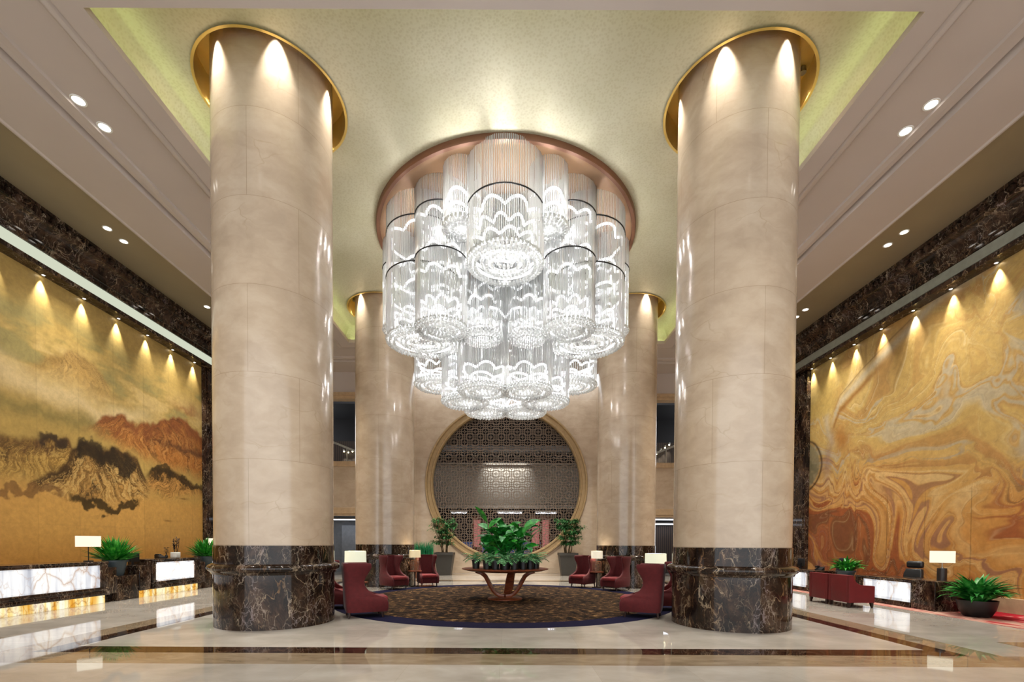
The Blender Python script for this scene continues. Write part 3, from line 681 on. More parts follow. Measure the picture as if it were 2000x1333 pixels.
# ------------------------------------------------------------------ recessed lights
def downlight(x, y, z, label, group, W=160, r=.1, ang=95):
    t = thing('downlight', label, 'light', (x, y, z), 0, group)
    MB().lathe([(r*.98, .02), (r*.98, -.008), (r*1.25, -.012), (r*1.3, .0)], 24, cap=False).build('trim_ring', M['white_pot'], t)
    MB().lathe([(.001, -.003), (r*.98, -.003)], 24, cap=False).build('lens', M['lens'], t)
    if W: lamp('SPOT', 'downlight_bulb', (0, 0, -.04), W, t, size=.08, angle=ang, blend=1, target=(0, 0, -3))
    return t
NTH = ['nearest', 'second', 'third', 'fourth', 'fifth', 'sixth', 'seventh', 'eighth', 'ninth']
for s, nm in ((-1, 'left'), (1, 'right')):
    for i, y in enumerate((8.83, 9.39, 15.6, 16.15)):
        downlight(s*8.03, y, ZF+.14, '%s round downlight from the camera in the %s cream ceiling band' % (NTH[i], nm), 'cream ceiling downlights', 800)
    for i, y in enumerate((12.23, 12.75, 16.23, 16.75)):
        downlight(s*10.45, y, 9.82, '%s small downlight from the camera in the %s gold soffit' % (NTH[i], nm), 'soffit downlights', 560, .085)
    ys = (12.05, 13.2, 14.35, 15.5, 16.65, 17.8) if s < 0 else (11.35, 12.5, 13.65, 14.8, 15.95, 17.1, 18.15)
    for i, y in enumerate((9.75,)*(s < 0)+(10.9,)*(s < 0)+(10.2,)*(s > 0)+ys):
        t = thing('mural_spotlight', '%s spotlight from the camera washing the %s mural' % (NTH[i], nm), 'light', (s*11.965, y, 8.5), 0, 'mural spotlights')
        MB().lathe([(.03, -.001), (.045, -.014), (.055, -.0)], 16, cap=False).build('trim_ring', M['steel'], t)
        MB().lathe([(.001, -.006), (.031, -.006)], 16, cap=False).build('lens', M['lens_hot'], t)
        lamp('SPOT', 'mural_bulb', (0, 0, -.05), 240, t, size=.02, angle=56, blend=1, target=(s*.05, 0, -1.0), color=(1, .96, .88))
for x, w in ((-3.6, 'left'), (-1.2, 'left of centre'), (1.2, 'right of centre'), (3.6, 'right')):
    downlight(x, 20.35, ZF+.14, '%s added warm downlight, hidden, in the rear cream ceiling band before the moon wall' % w, 'added rear fill downlights', 1700)  # hidden downlights added to lift the dark rear zone and moon wall
    downlight(x*1.2, 5.6, ZF+.14, '%s added fill downlight, out of view, in the front cream ceiling band' % w, 'added front fill downlights', 500)  # unseen downlights added to brighten the front floor
# hidden cove strip light behind the lip of the coffer
t = bpy.data.objects.new('trim_cove_light', None); COL.objects.link(t); t.location = (0, 13.06, ZF+.15); struct(t)
for nm, x, y, sx, sy in (('a', -6.53, 0, .06, 11.6), ('b', 6.53, 0, .06, 11.6), ('c', 0, -5.95, 12.9, .06), ('d', 0, 5.95, 12.9, .06)):
    lamp('AREA', 'cove_strip', (x, y, .0), 13, t, sx=sx, sy=sy, color=(.85, 1, .45)).rotation_euler = (PI, 0, 0)
    MB().box(x-sx/2-.02, x+sx/2+.02, y-sy/2-.02, y+sy/2+.02, -.03, -.01).build('cove_channel', M['steel'], t, smooth=False)

# ------------------------------------------------------------------ chandelier
CH = thing('chandelier', 'huge tiered crystal rod chandelier under a round copper ceiling plate', 'chandelier', (0, 13.69, 0))
MB().lathe([(.01, 10.33), (3.4, 10.33), (3.45, 10.29), (3.56, 10.29)], 96, cap=False).build('ceiling_plate', M['copper'], CH)
MB().lathe([(3.56, 10.29), (3.58, 10.27), (3.66, 10.27), (3.68, 10.3), (3.68, 10.41), (3.6, 10.41)], 96, cap=False).build('plate_rim', M['copper_dark'], CH)
MB().tube([(0, -1.0, 10.32), (0, -1.0, 6.9)], .03, 8).build('centre_stem', M['steel'], CH)
rr = random.Random(3)
def lobe(cx_, cy_, R, zb, zt=10.13, hoops=(), caustics=(), sp=.04, W=60, core=False):
    zs = lambda z: 1.6+(z-1.6)*1.03
    cx_, cy_, R, zb, zt = cx_*1.03, (13.2+cy_)*1.03-13.69, R*1.03, zs(zb), min(zs(zt), 10.32)
    hoops = [zs(h) for h in hoops]; caustics = [(zs(h), a, b, c) for h, a, b, c in caustics]
    mb = MB(); n = max(20, int(2*PI*R/sp))
    for i in range(n):
        a = 2*PI*i/n; q = R+rr.uniform(-.008, .008); x, y = cx_+q*math.cos(a), cy_+q*math.sin(a); w = rr.uniform(.010, .015)
        z0 = zb+rr.uniform(0, .05)
        mb.add([(x+w*math.cos(b+a), y+w*math.sin(b+a), z) for z in (z0, zt) for b in (0, PI/2, PI, 3*PI/2)], [(0, 1, 5, 4), (1, 2, 6, 5), (2, 3, 7, 6), (3, 0, 4, 7), (3, 2, 1, 0)])
    st = mb.build('crystal_strands', M['crystal'], CH, smooth=False); st['kind'] = 'stuff'
    for h in hoops:
        MB().tube([(cx_+(R+.015)*math.cos(a), cy_+(R+.015)*math.sin(a), h) for a in np.linspace(0, 2*PI, 49)[:-1]], .016, 6, True).build('hoop', M['black_metal'], st)
    # glowing cloud-shaped tubes standing in for caustic arcs in the crystal
    for h, sc, lob, amp in caustics:
        pts = []
        for i in range(72):
            a = 2*PI*i/72; w = abs(math.sin(lob*a/2+cx_)); r = R*sc*(.86+.16*w); pts.append((cx_+r*math.cos(a), cy_+r*math.sin(a), h+amp*(w-.5)))
        MB().tube(pts, .03, 6, True).build('caustic_ring', M['led'] if amp < .12 else M['caustic_soft'], st)
    if core: return
    # beaded rosette closing the bottom
    mb = MB(); b = .042
    for ring, (f, dz) in enumerate(((1.0, .0), (.92, -.05), (.8, -.06), (.62, .0), (.5, -.05), (.36, -.02), (.2, .02))):
        n = max(6, int(2*PI*R*f/(b*2.3)))
        for i in range(n):
            a = 2*PI*(i+.5*(ring % 2))/n; mb.sphere((cx_+R*f*math.cos(a), cy_+R*f*math.sin(a), zb+dz+.02), b*rr.uniform(.8, 1.1), 6, 4, 1.3)
    mb.build('bead_rosette', M['bead'], st)
    for sc, dz in ((.86, .1), (.45, .07)):
        MB().tube([(cx_+R*sc*math.cos(a), cy_+R*sc*math.sin(a), zb+dz) for a in np.linspace(0, 2*PI, 37)[:-1]], .03, 6, True).build('bottom_light', M['led'], st)
    if W: lamp('POINT', 'lobe_bulb', (cx_, cy_, zb+.45), W*.8, CH, size=.12, color=(1, .98, .96))
    if W and max(h for h, *_ in caustics) > 9.0: lamp('POINT', 'upper_bulb', (cx_, cy_, 9.35), W*.8, CH, size=.1, color=(1, .98, .96))
lobe(0, .1, 2.0, 7.0, caustics=[(7.3, .99, 20, .12), (7.9, .99, 22, .14), (8.6, .99, 18, .13), (9.2, .99, 20, .12)], sp=.035, W=0, core=True)
cl = lambda z0, *hs: [(z0, .9, 8, .09), (z0+.28, .8, 9, .13)]+[(h, .94, 7, .1) for h in hs]
lobe(0, -2.7, .85, 7.9, hoops=(9.05,), caustics=[(8.15, .95, 11, .09), (8.42, .95, 13, .12), (8.8, .95, 8, .12)], W=110)
for s in (-1, 1):
    lobe(s*.98, -2.62, .42, 8.75, caustics=[(9.0, .95, 4, .1), (9.3, .95, 4, .14)], W=45)
    lobe(s*1.55, -1.9, .62, 6.8, hoops=(8.42, 9.46), caustics=cl(7.05, 8.0, 8.5, 9.3), W=80)
    lobe(s*2.12, -1.13, .93, 6.8, hoops=(8.36, 9.46), caustics=cl(7.05, 7.9, 8.45, 9.3), W=110)
    lobe(s*2.88, .0, .58, 7.6, hoops=(9.3,), caustics=cl(7.85, 8.5, 9.1), W=60)
    lobe(s*.56, -1.45, .48, 6.8, caustics=cl(7.05, 7.6), W=60)
    lobe(s*2.1, 1.55, .78, 6.62, caustics=cl(6.85, 7.3), W=70, sp=.06)
    lobe(s*.95, 2.45, .75, 6.9, caustics=[(7.2, .9, 5, .1)], W=50, sp=.08)
for k in range(6):
    a = PI*k/3; lobe(1.14*math.cos(a), 1.14*math.sin(a), .66, 5.62, zt=8.2, caustics=[(5.86, .92, 5, .08), (6.12, .85, 6, .12)], W=70, sp=.055)

# ------------------------------------------------------------------ rug, carpet
RUGC = (0, 13.3)
t = thing('round_rug', 'large round brown woven rug with a navy border under the walnut table', 'rug', (RUGC[0], RUGC[1], 0))
MB().lathe([(.01, .004), (4.1, .004)], 96, cap=False).build('rug_field', M['rug'], t)
MB().lathe([(4.1, 0), (4.1, .006), (4.655, .006), (4.66, 0)], 96, cap=False).build('rug_border', M['rug_border'], t)
tag(MB().box(10.0, 11.94, 1.0, 18.2, 0.0, .006).build('carpet', M['carpet'], smooth=False), 'red patterned carpet running along the foot of the swirling mural', 'carpet')

# ------------------------------------------------------------------ wing chairs
def wing_chair(label, loc, rz, group='red wing chairs'):
    t = thing('wing_chair', label, 'chair', loc, rz, group)
    Z = [.13, .2, .32, .42, .47, .52, .6, .7, .8, .9, 1.0, 1.08, 1.14, 1.165]
    L = [.82, .85, .86, .82, .68, .55, .45, .39, .39, .44, .51, .55, .55, .52]       # reach of the wings from the back
    Hw = [.33, .345, .35, .35, .345, .335, .32, .31, .31, .32, .335, .345, .345, .34]  # half width
    Bk = [-.36, -.375, -.385, -.39, -.392, -.395, -.4, -.405, -.41, -.417, -.425, -.43, -.43, -.42]
    rings = []
    for z, l, h, b in zip(Z, L, Hw, Bk):
        e = .028 if z > 1.13 else .045; th = .075 if z < 1.15 else .045
        x1 = b+l; ring = []
        out = [(x1, -h), (b+.12, -h)]+[(b+.12-.12*math.sin(a), -h+.12-.12*math.cos(a)) for a in (PI/8, PI/4, 3*PI/8, PI/2)]
        out += [(x, -y) for x, y in reversed(out)]
        inn = [(x1, h-th), (b+.15, h-th)]+[(b+.16-.06*math.sin(a), h-th-.06+.06*math.cos(a)) for a in (PI/6, PI/3, PI/2)]
        inn += [(x, -y) for x, y in reversed(inn)]
        tip0 = [(x1+.02, h-th*.25), (x1+.02, h-th*.75)]; tip1 = [(x1+.02, -h+th*.75), (x1+.02, -h+th*.25)]
        rings.append([Vector((x, y, z)) for x, y in out+tip0+inn+tip1])
    MB().loft(rings).build('backrest', M['red_velvet'], t, ang=55)
    MB().box(-.24, .42, -.27, .27, .13, .34, bev=.03).build('seat', M['red_velvet'], t, ang=60)
    MB().box(-.24, .5, -.272, .272, .33, .455, bev=.05).build('cushion', M['red_seat'], t, ang=60)
    for sx, sy in ((.36, .27), (.36, -.27), (-.3, .27), (-.3, -.27)):
        MB().tube([(sx, sy, .14), (sx*1.06, sy*1.04, 0)], [.028, .016], 8).build('leg', M['dark_wood'], t)
    return t
A = math.radians
wc = wing_chair('red wing chair in front, right of the front left column', (-3.05, 9.98, .0), A(24))
dup(wc, (3.12, 10.15, 0), A(157), 'red wing chair in front, left of the front right column')
dup(wc, (-4.22, 11.2, 0), A(8), 'red wing chair mostly hidden behind the front left column')
dup(wc, (4.12, 11.2, 0), A(172), 'red wing chair mostly hidden behind the front right column')
dup(wc, (-3.92, 16.05, 0), A(-42), 'red wing chair in front of the rear left column')
dup(wc, (-2.92, 17.2, 0), A(-68), 'red wing chair facing out between the rear left column and left potted tree')
dup(wc, (2.92, 17.1, 0), A(-132), 'red wing chair facing out between the right potted tree and rear right column')
dup(wc, (3.88, 15.95, 0), A(-140), 'red wing chair in front of the rear right column')

# ------------------------------------------------------------------ side tables and lamps
def side_table(label, loc, h=.58, r=.26):
    t = thing('side_table', label, 'side table', loc, 0, 'round side tables')
    MB().lathe([(.01, h-.035), (r-.03, h-.035), (r, h-.02), (r, h), (.01, h)], 32, cap=False).build('table_top', M['walnut'], t)
    MB().lathe([(.03, .03), (.022, .2), (.022, h-.1), (.04, h-.035)], 16).build('stem', M['dark_wood'], t)
    MB().lathe([(.17, 0), (.17, .015), (.04, .035), (.02, .04)], 32).build('foot', M['dark_wood'], t); return t
def fret_lamp(label, loc, rz, w, h, z0, z1, mat, sc=1.0):
    """drum shade on an open bronze frame of nested squares; z0/z1: shade bottom and top above the base"""
    t = thing('table_lamp', label, 'lamp', loc, rz, 'drum shade lamps beside the wing chairs')
    MB().lathe([(w/2, z0), (w/2*.97, z1), (w/2*.95, z1), (w/2*.98, z0)], 40, cap=False).build('lamp_shade', mat, t)
    fr = MB(); s = .15*sc; c = s+.03
    for k, q in enumerate((1, .62, .28)):
        a = s*q; b = s*q*1.15
        for x0, z_0, x1, z_1 in ((-a, -b, a, -b), (a, -b, a, b), (a, b, -a, b), (-a, b, -a, -b)): fr.bar((x0, 0, c+.02+z_0), (x1, 0, c+.02+z_1), .018, .03)
    for a in (0, PI/2, PI, 3*PI/2): fr.bar((s*.28*math.cos(a), 0, c+.02+s*.3*math.sin(a)), (s*math.cos(a), 0, c+.02+s*1.15*math.sin(a)), .014, .02)
    fr.box(-.09, .09, -.06, .06, 0, .02); fr.build('lamp_frame', M['copper_dark'], t, smooth=False)
    MB().tube([(0, 0, c+.02+s*1.1), (0, 0, z1-.03)], .01, 8).build('stem', M['steel'], t)
    lamp('POINT', 'lamp_bulb', (0, 0, (z0+z1)/2), 14, t, size=.05, color=(1, .88, .66))
    return t
side_table('small round side table between the two chairs at the rear left', (-3.33, 16.95, 0))
side_table('small round side table between the two chairs at the rear right', (3.36, 16.85, 0))
fret_lamp('small lamp with beige drum shade between the rear left chairs', (-3.33, 16.95, .58), 0, .42, .26, .49, .76, M['shade_warm'])
fret_lamp('small lamp with cream drum shade between the rear right chairs', (3.36, 16.85, .58), 0, .43, .26, .49, .76, M['shade'])
side_table('side table behind the red chair by the front left column', (-3.95, 12.3, 0), .55, .3)
side_table('side table behind the red chair by the front right column', (4.0, 12.3, 0), .55, .3)
fret_lamp('lamp with pale green drum shade right of the front left column', (-3.98, 12.3, .55), 0, .56, .34, .5, .83, M['shade_cool'], 1.2)
fret_lamp('lamp with white drum shade left of the front right column', (4.05, 12.3, .55), 0, .56, .34, .48, .8, M['shade_cool'], 1.2)

# ------------------------------------------------------------------ walnut centre table
t = thing('pedestal_table', 'round walnut table with curved legs in the middle of the rug', 'table', (0.02, 13.2, 0))
MB().lathe([(.01, .80), (.85, .80), (1.1, .83), (1.235, .868), (1.24, .885), (1.22, .89), (.01, .89)], 72, cap=False).build('table_top', M['walnut'], t)
MB().lathe([(.5, .006), (.5, .03), (.47, .05), (.2, .06), (.01, .06)], 56, cap=False).build('table_base', M['walnut'], t)
for a in (PI/2-.3, PI*.98, PI*2.02, -PI/2+.3):
    prof = [(.02, .09), (.14, .10), (.25, .155), (.34, .25), (.42, .38), (.49, .52), (.57, .66), (.68, .75), (.84, .80)]
    c, s = math.cos(a), math.sin(a); mb = MB(); rings = []
    for i, (r, z) in enumerate(prof):
        r0, z0 = prof[max(i-1, 0)]; r1, z1 = prof[min(i+1, len(prof)-1)]; L = math.hypot(r1-r0, z1-z0); nx, nz = -(z1-z0)/L, (r1-r0)/L
        w = .1+.035*math.sin(PI*i/8); th = .05
        rings.append([Vector((c*(r+nx*th*e)-s*w*f, s*(r+nx*th*e)+c*w*f, z+nz*th*e)) for e, f in ((-1, -.8), (-1, .8), (0, 1), (1, .8), (1, -.8), (0, -1))])
    if a == -PI/2+.3: continue
    mb.loft(rings).build('leg', M['walnut'], t, ang=50)

# ------------------------------------------------------------------ plants
rp = random.Random(21)
def fern(mb, n, L, z0, spread=1.0):
    for i in range(n):
        yaw = 2*PI*i/n+rp.uniform(-.3, .3); e = rp.uniform(.55, 1.35); l = L*rp.uniform(.75, 1.1); p = Vector((0, 0, z0)); m = 9
        f0 = Vector((math.cos(yaw), math.sin(yaw), 0)); side = Vector((-math.sin(yaw), math.cos(yaw), 0)); pts = [p.copy()]
        for k in range(m):
            d = f0*math.cos(e)+Vector((0, 0, math.sin(e))); p = p+d*l/m; e -= rp.uniform(.12, .24); pts.append(p.copy())
            w = l*.2*math.sin(PI*(k+1.2)/(m+1.2))
            for s in (-1, 1):
                q = p+side*s*w+d*w*.5-Vector((0, 0, w*.22)); h = d*l/m*.36
                mb.add([p-h, q-h*.3, q+h*.3, p+h], [(0, 1, 2, 3)])
        mb.tube(pts, [.004]*len(pts), 3)
def potted(name, label, loc, pot_fn, fol, leafmat, potmat, cat='potted plant', group=None, soil=None, rz=0):
    t = thing(name, label, cat, loc, rz, group)
    m = MB(); pot_fn(m); m.build('pot', potmat, t)
    if soil: MB().lathe([(.005, soil[1]), (soil[0], soil[1])], 24, cap=False).build('soil', M['soil'], t)
    m = MB(); fol(m); m.build('foliage', leafmat, t, ang=60)
    return t
def npot(m, r=.115, h=.25): m.lathe([(.01, 0), (r*.82, 0), (r, h-.03), (r*1.06, h-.03), (r*1.06, h), (r*.94, h), (r*.9, h-.03)], 24, cap=False)
TZ = .89
fp = [(-.82, -.25, 'at the left end of the row'), (-.5, -.52, 'second from the left'), (-.26, -.66, 'left of the middle'), (0.0, -.7, 'in the middle of the row'), (.26, -.67, 'right of the middle'), (.5, -.55, 'third from the right'), (.7, -.4, 'second from the right'), (.87, -.12, 'at the right end of the row')]
f0 = []
for i, (x, y, w) in enumerate(fp):
    lab = 'small potted fern on the walnut table, '+w
    if i < 3: f0.append(potted('potted_fern', lab, (x+.02, 13.2+y, TZ), npot, lambda m: fern(m, 20, .46, .22), M['leaf_fern'], M['pot_black'], group='ferns ringed on the walnut table', soil=(.11, .23)))
    else: dup(f0[i % 3], (x+.02, 13.2+y, TZ), 1.3*i, lab)
def bigleaf(m, n, hmin, hmax, sp, L=.5):
    for i in range(n):
        yaw = rp.uniform(0, 2*PI); h = rp.uniform(hmin, hmax); r = sp*rp.uniform(.1, 1)
        b = Vector((.05*math.cos(yaw), .05*math.sin(yaw), .25)); tip = Vector((r*math.cos(yaw), r*math.sin(yaw), h)); mid = (b+tip)/2+Vector((-.02*math.cos(yaw), -.02*math.sin(yaw), .08))
        m.tube([b, mid, tip], [.012, .01, .007], 4); l = L*rp.uniform(.75, 1.2)
        m.leaf(tip, yaw+rp.uniform(-.5, .5), rp.uniform(-.1, 1.1), l, l*.42, rp.uniform(.6, 1.7), 6, .12, 'oval', rp.uniform(-.5, .5))
cz = [(-.42, .05, 24, 1.15, 'left'), (.0, -.2, 26, .95, 'middle'), (.42, .0, 24, 1.12, 'right'), (.02, .4, 22, 1.2, 'back')]
for x, y, n, h, w in cz:
    t = potted('broadleaf_plant', 'broad glossy leaved plant in black pot on walnut table, %s of the group' % {'left': 'left', 'middle': 'front middle', 'right': 'right', 'back': 'back'}[w], (x+.02, 13.2+y, TZ), lambda m: npot(m, .17, .3),
           lambda m: bigleaf(m, n, .4, h, .34), M['leaf_deep'], M['pot_black'], group='broadleaf plants on the walnut table', soil=(.16, .27))
    if w == 'left':
        m = MB(); m.tube([(0, 0, .3), (-.06, 0, .9), (-.1, 0, 1.3)], [.013, .011, .008], 5); m.leaf((-.1, 0, 1.3), PI*.95, 1.0, .62, .2, .3, 7, .1, 'oval', .9)
        m.leaf((-.05, 0, 1.15), .3, .9, .5, .2, .8, 7, .1, 'oval', .6)
        m.build('tall_leaf', M['leaf_bright'], t)
    else:
        m = MB(); q = 13
        for k in range(q): m.leaf((rp.uniform(-.2, .2), rp.uniform(-.25, .0), rp.uniform(.45, h*.95)), rp.choice([rp.uniform(-.6, .6), PI+rp.uniform(-.6, .6)])-.25, rp.uniform(.3, 1.0), rp.uniform(.38, .55), .2, 1.1, 6, .12, 'oval', rp.uniform(.3, .9))
        if w == 'right': m.leaf((.12, 0, 1.1), .25, .8, .6, .24, 1.0, 7, .1, 'oval', .8); m.tube([(0, 0, .3), (.06, 0, .7), (.12, 0, 1.1)], [.012, .01, .008], 5)
        m.build('young_leaves', M['leaf_bright'], t)
# potted trees either side of the moon window
def sqpot(m, w0=.32, w1=.47, h=1.14):
    m.loft([[Vector((sx*w, sy*w, z)) for sx, sy in ((-1, -1), (1, -1), (1, 1), (-1, 1))] for w, z in ((w0, 0), (w1-.02, h-.12), (w1, h-.12), (w1, h), (w1-.06, h), (w1-.07, h-.08))])
def tree(label, loc, lean, n=1500):
    t = thing('potted_tree', label, 'potted tree', loc, 0, 'potted trees beside the moon window')
    m = MB(); sqpot(m); m.build('planter', M['pot_grey'], t, smooth=False)
    MB().box(-.4, .4, -.4, .4, 1.0, 1.06).build('soil', M['soil'], t, smooth=False)
    st = MB(); fo = MB(); tips = []
    for k in range(6):
        a = 2*PI*k/6; x0, y0 = .12*math.cos(a), .12*math.sin(a); pts = [(x0, y0, 1.05)]
        for j in range(1, 7): pts.append((x0*(1+j*.45)+lean*j*.02+rp.uniform(-.04, .04), y0*(1+j*.45)+rp.uniform(-.04, .04), 1.05+j*.27))
        st.tube(pts, [.03, .026, .022, .018, .014, .01, .006], 5); tips += [Vector(q) for q in pts[2:]]
    for k in range(70):
        b = rp.choice(tips); yaw = rp.uniform(0, 2*PI); l = rp.uniform(.25, .55); e = rp.uniform(.0, .8)
        q = b+Vector((math.cos(yaw)*l*math.cos(e)+lean*.05, math.sin(yaw)*l*math.cos(e), l*math.sin(e)*.6)); st.tube([b, (b+q)/2+Vector((0, 0, .05)), q], [.008, .006, .003], 4)
        for j in range(n//70):
            f = rp.uniform(.2, 1.05); pb = b.lerp(q, f); fo.leaf(pb, rp.uniform(0, 2*PI), rp.uniform(-.7, .6), rp.uniform(.16, .3), .05, .8, 2, .05, 'oval')
    st.build('stems', M['bark'], t); fo.build('foliage', M['leaf_tree'], t, ang=60); return t
tree('airy potted tree in a square charcoal planter left of the moon window', (-3.07, 23.1, 0), -1, 1800)
tree('dense potted tree in a square charcoal planter right of the moon window', (3.13, 23.3, 0), .3, 3000)
# grass planter
t = thing('grass_planter', 'slatted wooden planter of upright green grass behind a rear left chair', 'planter', (-3.75, 21.0, 0))
MB().box(-.48, .48, -.25, .25, .0, .95, bev=.01).build('wooden_box', M['slat_wood'], t, ang=30)
m = MB()
for k in range(420): m.leaf((rp.uniform(-.44, .44), rp.uniform(-.22, .22), .94), rp.uniform(0, 2*PI), rp.uniform(1.3, 1.57), rp.uniform(.45, .8), .022, rp.uniform(0, .5), 3, .1)
m.build('grass_blades', M['leaf_grass'], t)

# ------------------------------------------------------------------ left reception
def desk(label, y0, y1, py0, py1, low=None):
    t = thing('reception_desk', label, 'desk', (-10.4, 0, 0), 0, 'lit reception desks')
    MB().box(-.72, -.04, y0, y1, .2, 1.04, bev=.01).box(-.72, -.2, y0+.05, y1-.05, 0, .2).build('desk_body', M['dark_marble'], t, ang=30)
    MB().box(-.78, .03, y0-.02, y1+.02, 1.04, 1.085, bev=.012).build('counter_top', M['dark_marble'], t, ang=30)
    MB().box(-.05, 0, py0, py1, .42, .985).build('onyx_panel', M['onyx'], t, smooth=False)
    fr = MB().box(-.05, .02, y0, y1, .985, 1.04, bev=.008).box(-.05, .02, y0, py0, .42, .985, bev=.008).box(-.05, .02, py1, y1, .42, .985, bev=.008)
    fr.box(-.05, .03, y0, y1, .32, .42, bev=.012).box(-.05, .06, y0, y1, .21, .32, bev=.012); fr.build('panel_frame', M['dark_marble'], t, ang=30)
    MB().box(-.2, -.06, y0+.02, y1-.02, .0, .205).build('plinth_light', M['onyx_amber'], t, smooth=False)
    lamp('AREA', 'desk_glow', (.04, (py0+py1)/2, .7), 26, t, sx=py1-py0, sy=.5, target=(1, (py0+py1)/2, .7), color=(1, .97, .92)).rotation_euler = (PI/2, 0, PI/2)
    return t
desk('long dark marble reception desk with white backlit onyx front', 4.5, 12.05, 4.7, 11.82)
desk('short dark marble reception desk with backlit onyx front near the front left column', 13.55, 15.65, 13.72, 15.37)
def stand(label, boxes, grp='marble planter stands'):
    m = MB()
    for b in boxes: m.box(*b, bev=.012)
    return tag(m.build('planter_stand', M['dark_marble'], ang=30), label, 'stand', grp)
stand('stepped dark marble planter stand between the two left reception desks', [(-11.1, -10.42, 12.08, 12.36, .22, .92), (-11.1, -10.42, 12.36, 13.1, .0, .67), (-11.1, -10.40, 13.1, 13.52, .2, .92), (-11.0, -10.55, 12.08, 12.36, 0, .22), (-11.0, -10.5, 13.1, 13.52, 0, .2)])
tag(MB().box(-10.56, -10.46, 13.12, 13.53, 0, .2).build('plinth_light', M['onyx_amber'], smooth=False), 'amber backlit onyx plinth under the stepped planter stand', 'light')
stand('dark marble planter stand hidden half behind the front left column', [(-11.1, -10.42, 15.7, 15.98, .22, .92), (-11.0, -10.5, 15.7, 15.98, 0, .22), (-11.1, -10.42, 15.98, 17.2, 0, .67)])
def spear(m, n, L, z0):
    for i in range(n):
        yaw = rp.uniform(0, 2*PI); e = rp.uniform(.25, 1.5); r = rp.uniform(0, .16)
        m.leaf((r*math.cos(yaw), r*math.sin(yaw), z0), yaw, e, L*rp.uniform(.75, 1.1)*(.8+.25*e/1.5), .065, rp.uniform(.15, .55), 4, .25)
rpot = lambda m, r0=.19, r1=.27, h=.42: m.lathe([(.01, 0), (r0, 0), (r1-.01, h-.05), (r1+.015, h-.05), (r1+.015, h), (r1-.02, h), (r1-.03, h-.06)], 36, cap=False)
p = potted('spear_leaf_plant', 'bushy spear leaved plant in a blue grey pot between the left reception desks', (-10.78, 12.73, .67), rpot, lambda m: spear(m, 240, .7, .38), M['leaf_spear'], M['pot_blue'], group='spear leaf plants on the planter stands', soil=(.245, .37))
dup(p, (-10.78, 16.6, .67), 1.1, 'bushy spear leaved plant in a blue grey pot beside the front left column')
def desk_lamp(label, loc, w, h, z0, ld=True):
    t = thing('desk_lamp', label, 'lamp', loc, 0, 'desk lamps at the left reception')
    MB().box(-w/2*.4, w/2*.4, -w/2, w/2, z0, z0+h).build('lamp_shade', M['shade'], t, smooth=False)
    MB().tube([(0, 0, .02), (0, 0, z0+.04)], .011, 8).build('stem', M['black_metal'], t)
    MB().box(-.08, .08, -.1, .1, 0, .02, bev=.005).build('base', M['black_metal'], t); return t
# shade faces the hall: long side runs along the camera's view across the desk
d = desk_lamp('thin stemmed desk lamp with white box shade on the long reception desk', (-10.85, 12.0, 1.085), .5, .28, .38); d.rotation_euler = (0, 0, A(-48))
e = dup(d, (-11.15, 17.6, 1.085), A(-55), 'desk lamp almost hidden behind the spear plant by the front left column')
tag(MB().box(-11.7, -10.85, 17.25, 18.1, 0, 1.085, bev=.012).build('lamp_cabinet', M['dark_marble'], ang=30), 'dark marble cabinet behind the planter beside the front left column', 'cabinet')
def monitor(label, loc, rz, w=.5, h=.34):
    t = thing('computer_monitor', label, 'monitor', loc, rz)
    MB().box(-.03, .0, -w/2, w/2, .1, .1+h, bev=.012).build('display', M['plastic_black'], t)
    MB().box(.0, .004, -w/2+.02, w/2-.02, .12, .08+h).build('screen', M['screen'], t, smooth=False)
    MB().box(-.05, -.02, -.03, .03, 0, .2).build('stand', M['plastic_black'], t, smooth=False); MB().box(-.12, .06, -.11, .11, 0, .012).build('foot', M['plastic_black'], t, smooth=False); return t
tag_ = monitor('black computer monitor seen past the spear plant between the left desks', (-10.8, 13.32, .92), A(150), .36, .26)
t = thing('desk_phone', 'dark desk phone on top of the short left reception desk', 'phone', (-10.75, 14.35, 1.085), A(75))
MB().loft([[Vector((-.11, -.1, z0)), Vector((.11, -.1, z0)), Vector((.11, .1, z1)), Vector((-.11, .1, z1))] for z0, z1 in ((0, 0), (.03, .12))]).build('phone_body', M['plastic_black'], t, smooth=False)
MB().box(-.1, -.04, -.1, .1, .1, .14, bev=.015).build('handset', M['plastic_black'], t)
def twigs(m):
    for k in range(5):
        x, y = rp.uniform(-.05, .05), rp.uniform(-.05, .05); h = rp.uniform(.25, .5)
        m.tube([(x, y, .17), (x*2, y*2, .17+h*.5), (x*2.4, y*2.6, .17+h)], [.012, .009, .005], 5)
        for j in range(22): f = rp.uniform(.35, 1); m.leaf((x*2.2*f, y*2.2*f, .17+h*f), rp.uniform(0, 6.3), rp.uniform(-.2, 1.2), rp.uniform(.05, .1), .035, .5, 2, .1, 'oval')
potted('potted_twig_plant', 'white square pot of dark twigs on the short left reception desk', (-10.82, 15.1, 1.085), lambda m: m.box(-.1, .1, -.1, .1, 0, .18, bev=.012), twigs, M['twig'], M['white_pot'])
t = thing('twig_sprig', 'low dark twig sprig in a small vase left of the white pot', 'plant', (-10.86, 14.75, 1.085))
MB().lathe([(.01, 0), (.04, 0), (.05, .05), (.03, .09), (.03, .1)], 16, cap=False).build('vase', M['plastic_black'], t)
m = MB()
for k in range(3): m.tube([(0, 0, .08), (.02*k-.02, .03*k-.03, .3)], [.008, .004], 4); [m.leaf((.02*k-.02, .03*k-.03, rp.uniform(.12, .32)), rp.uniform(0, 6.3), .5, .07, .03, .5, 2, .1, 'oval') for _ in range(12)]
m.build('twigs', M['twig'], t)

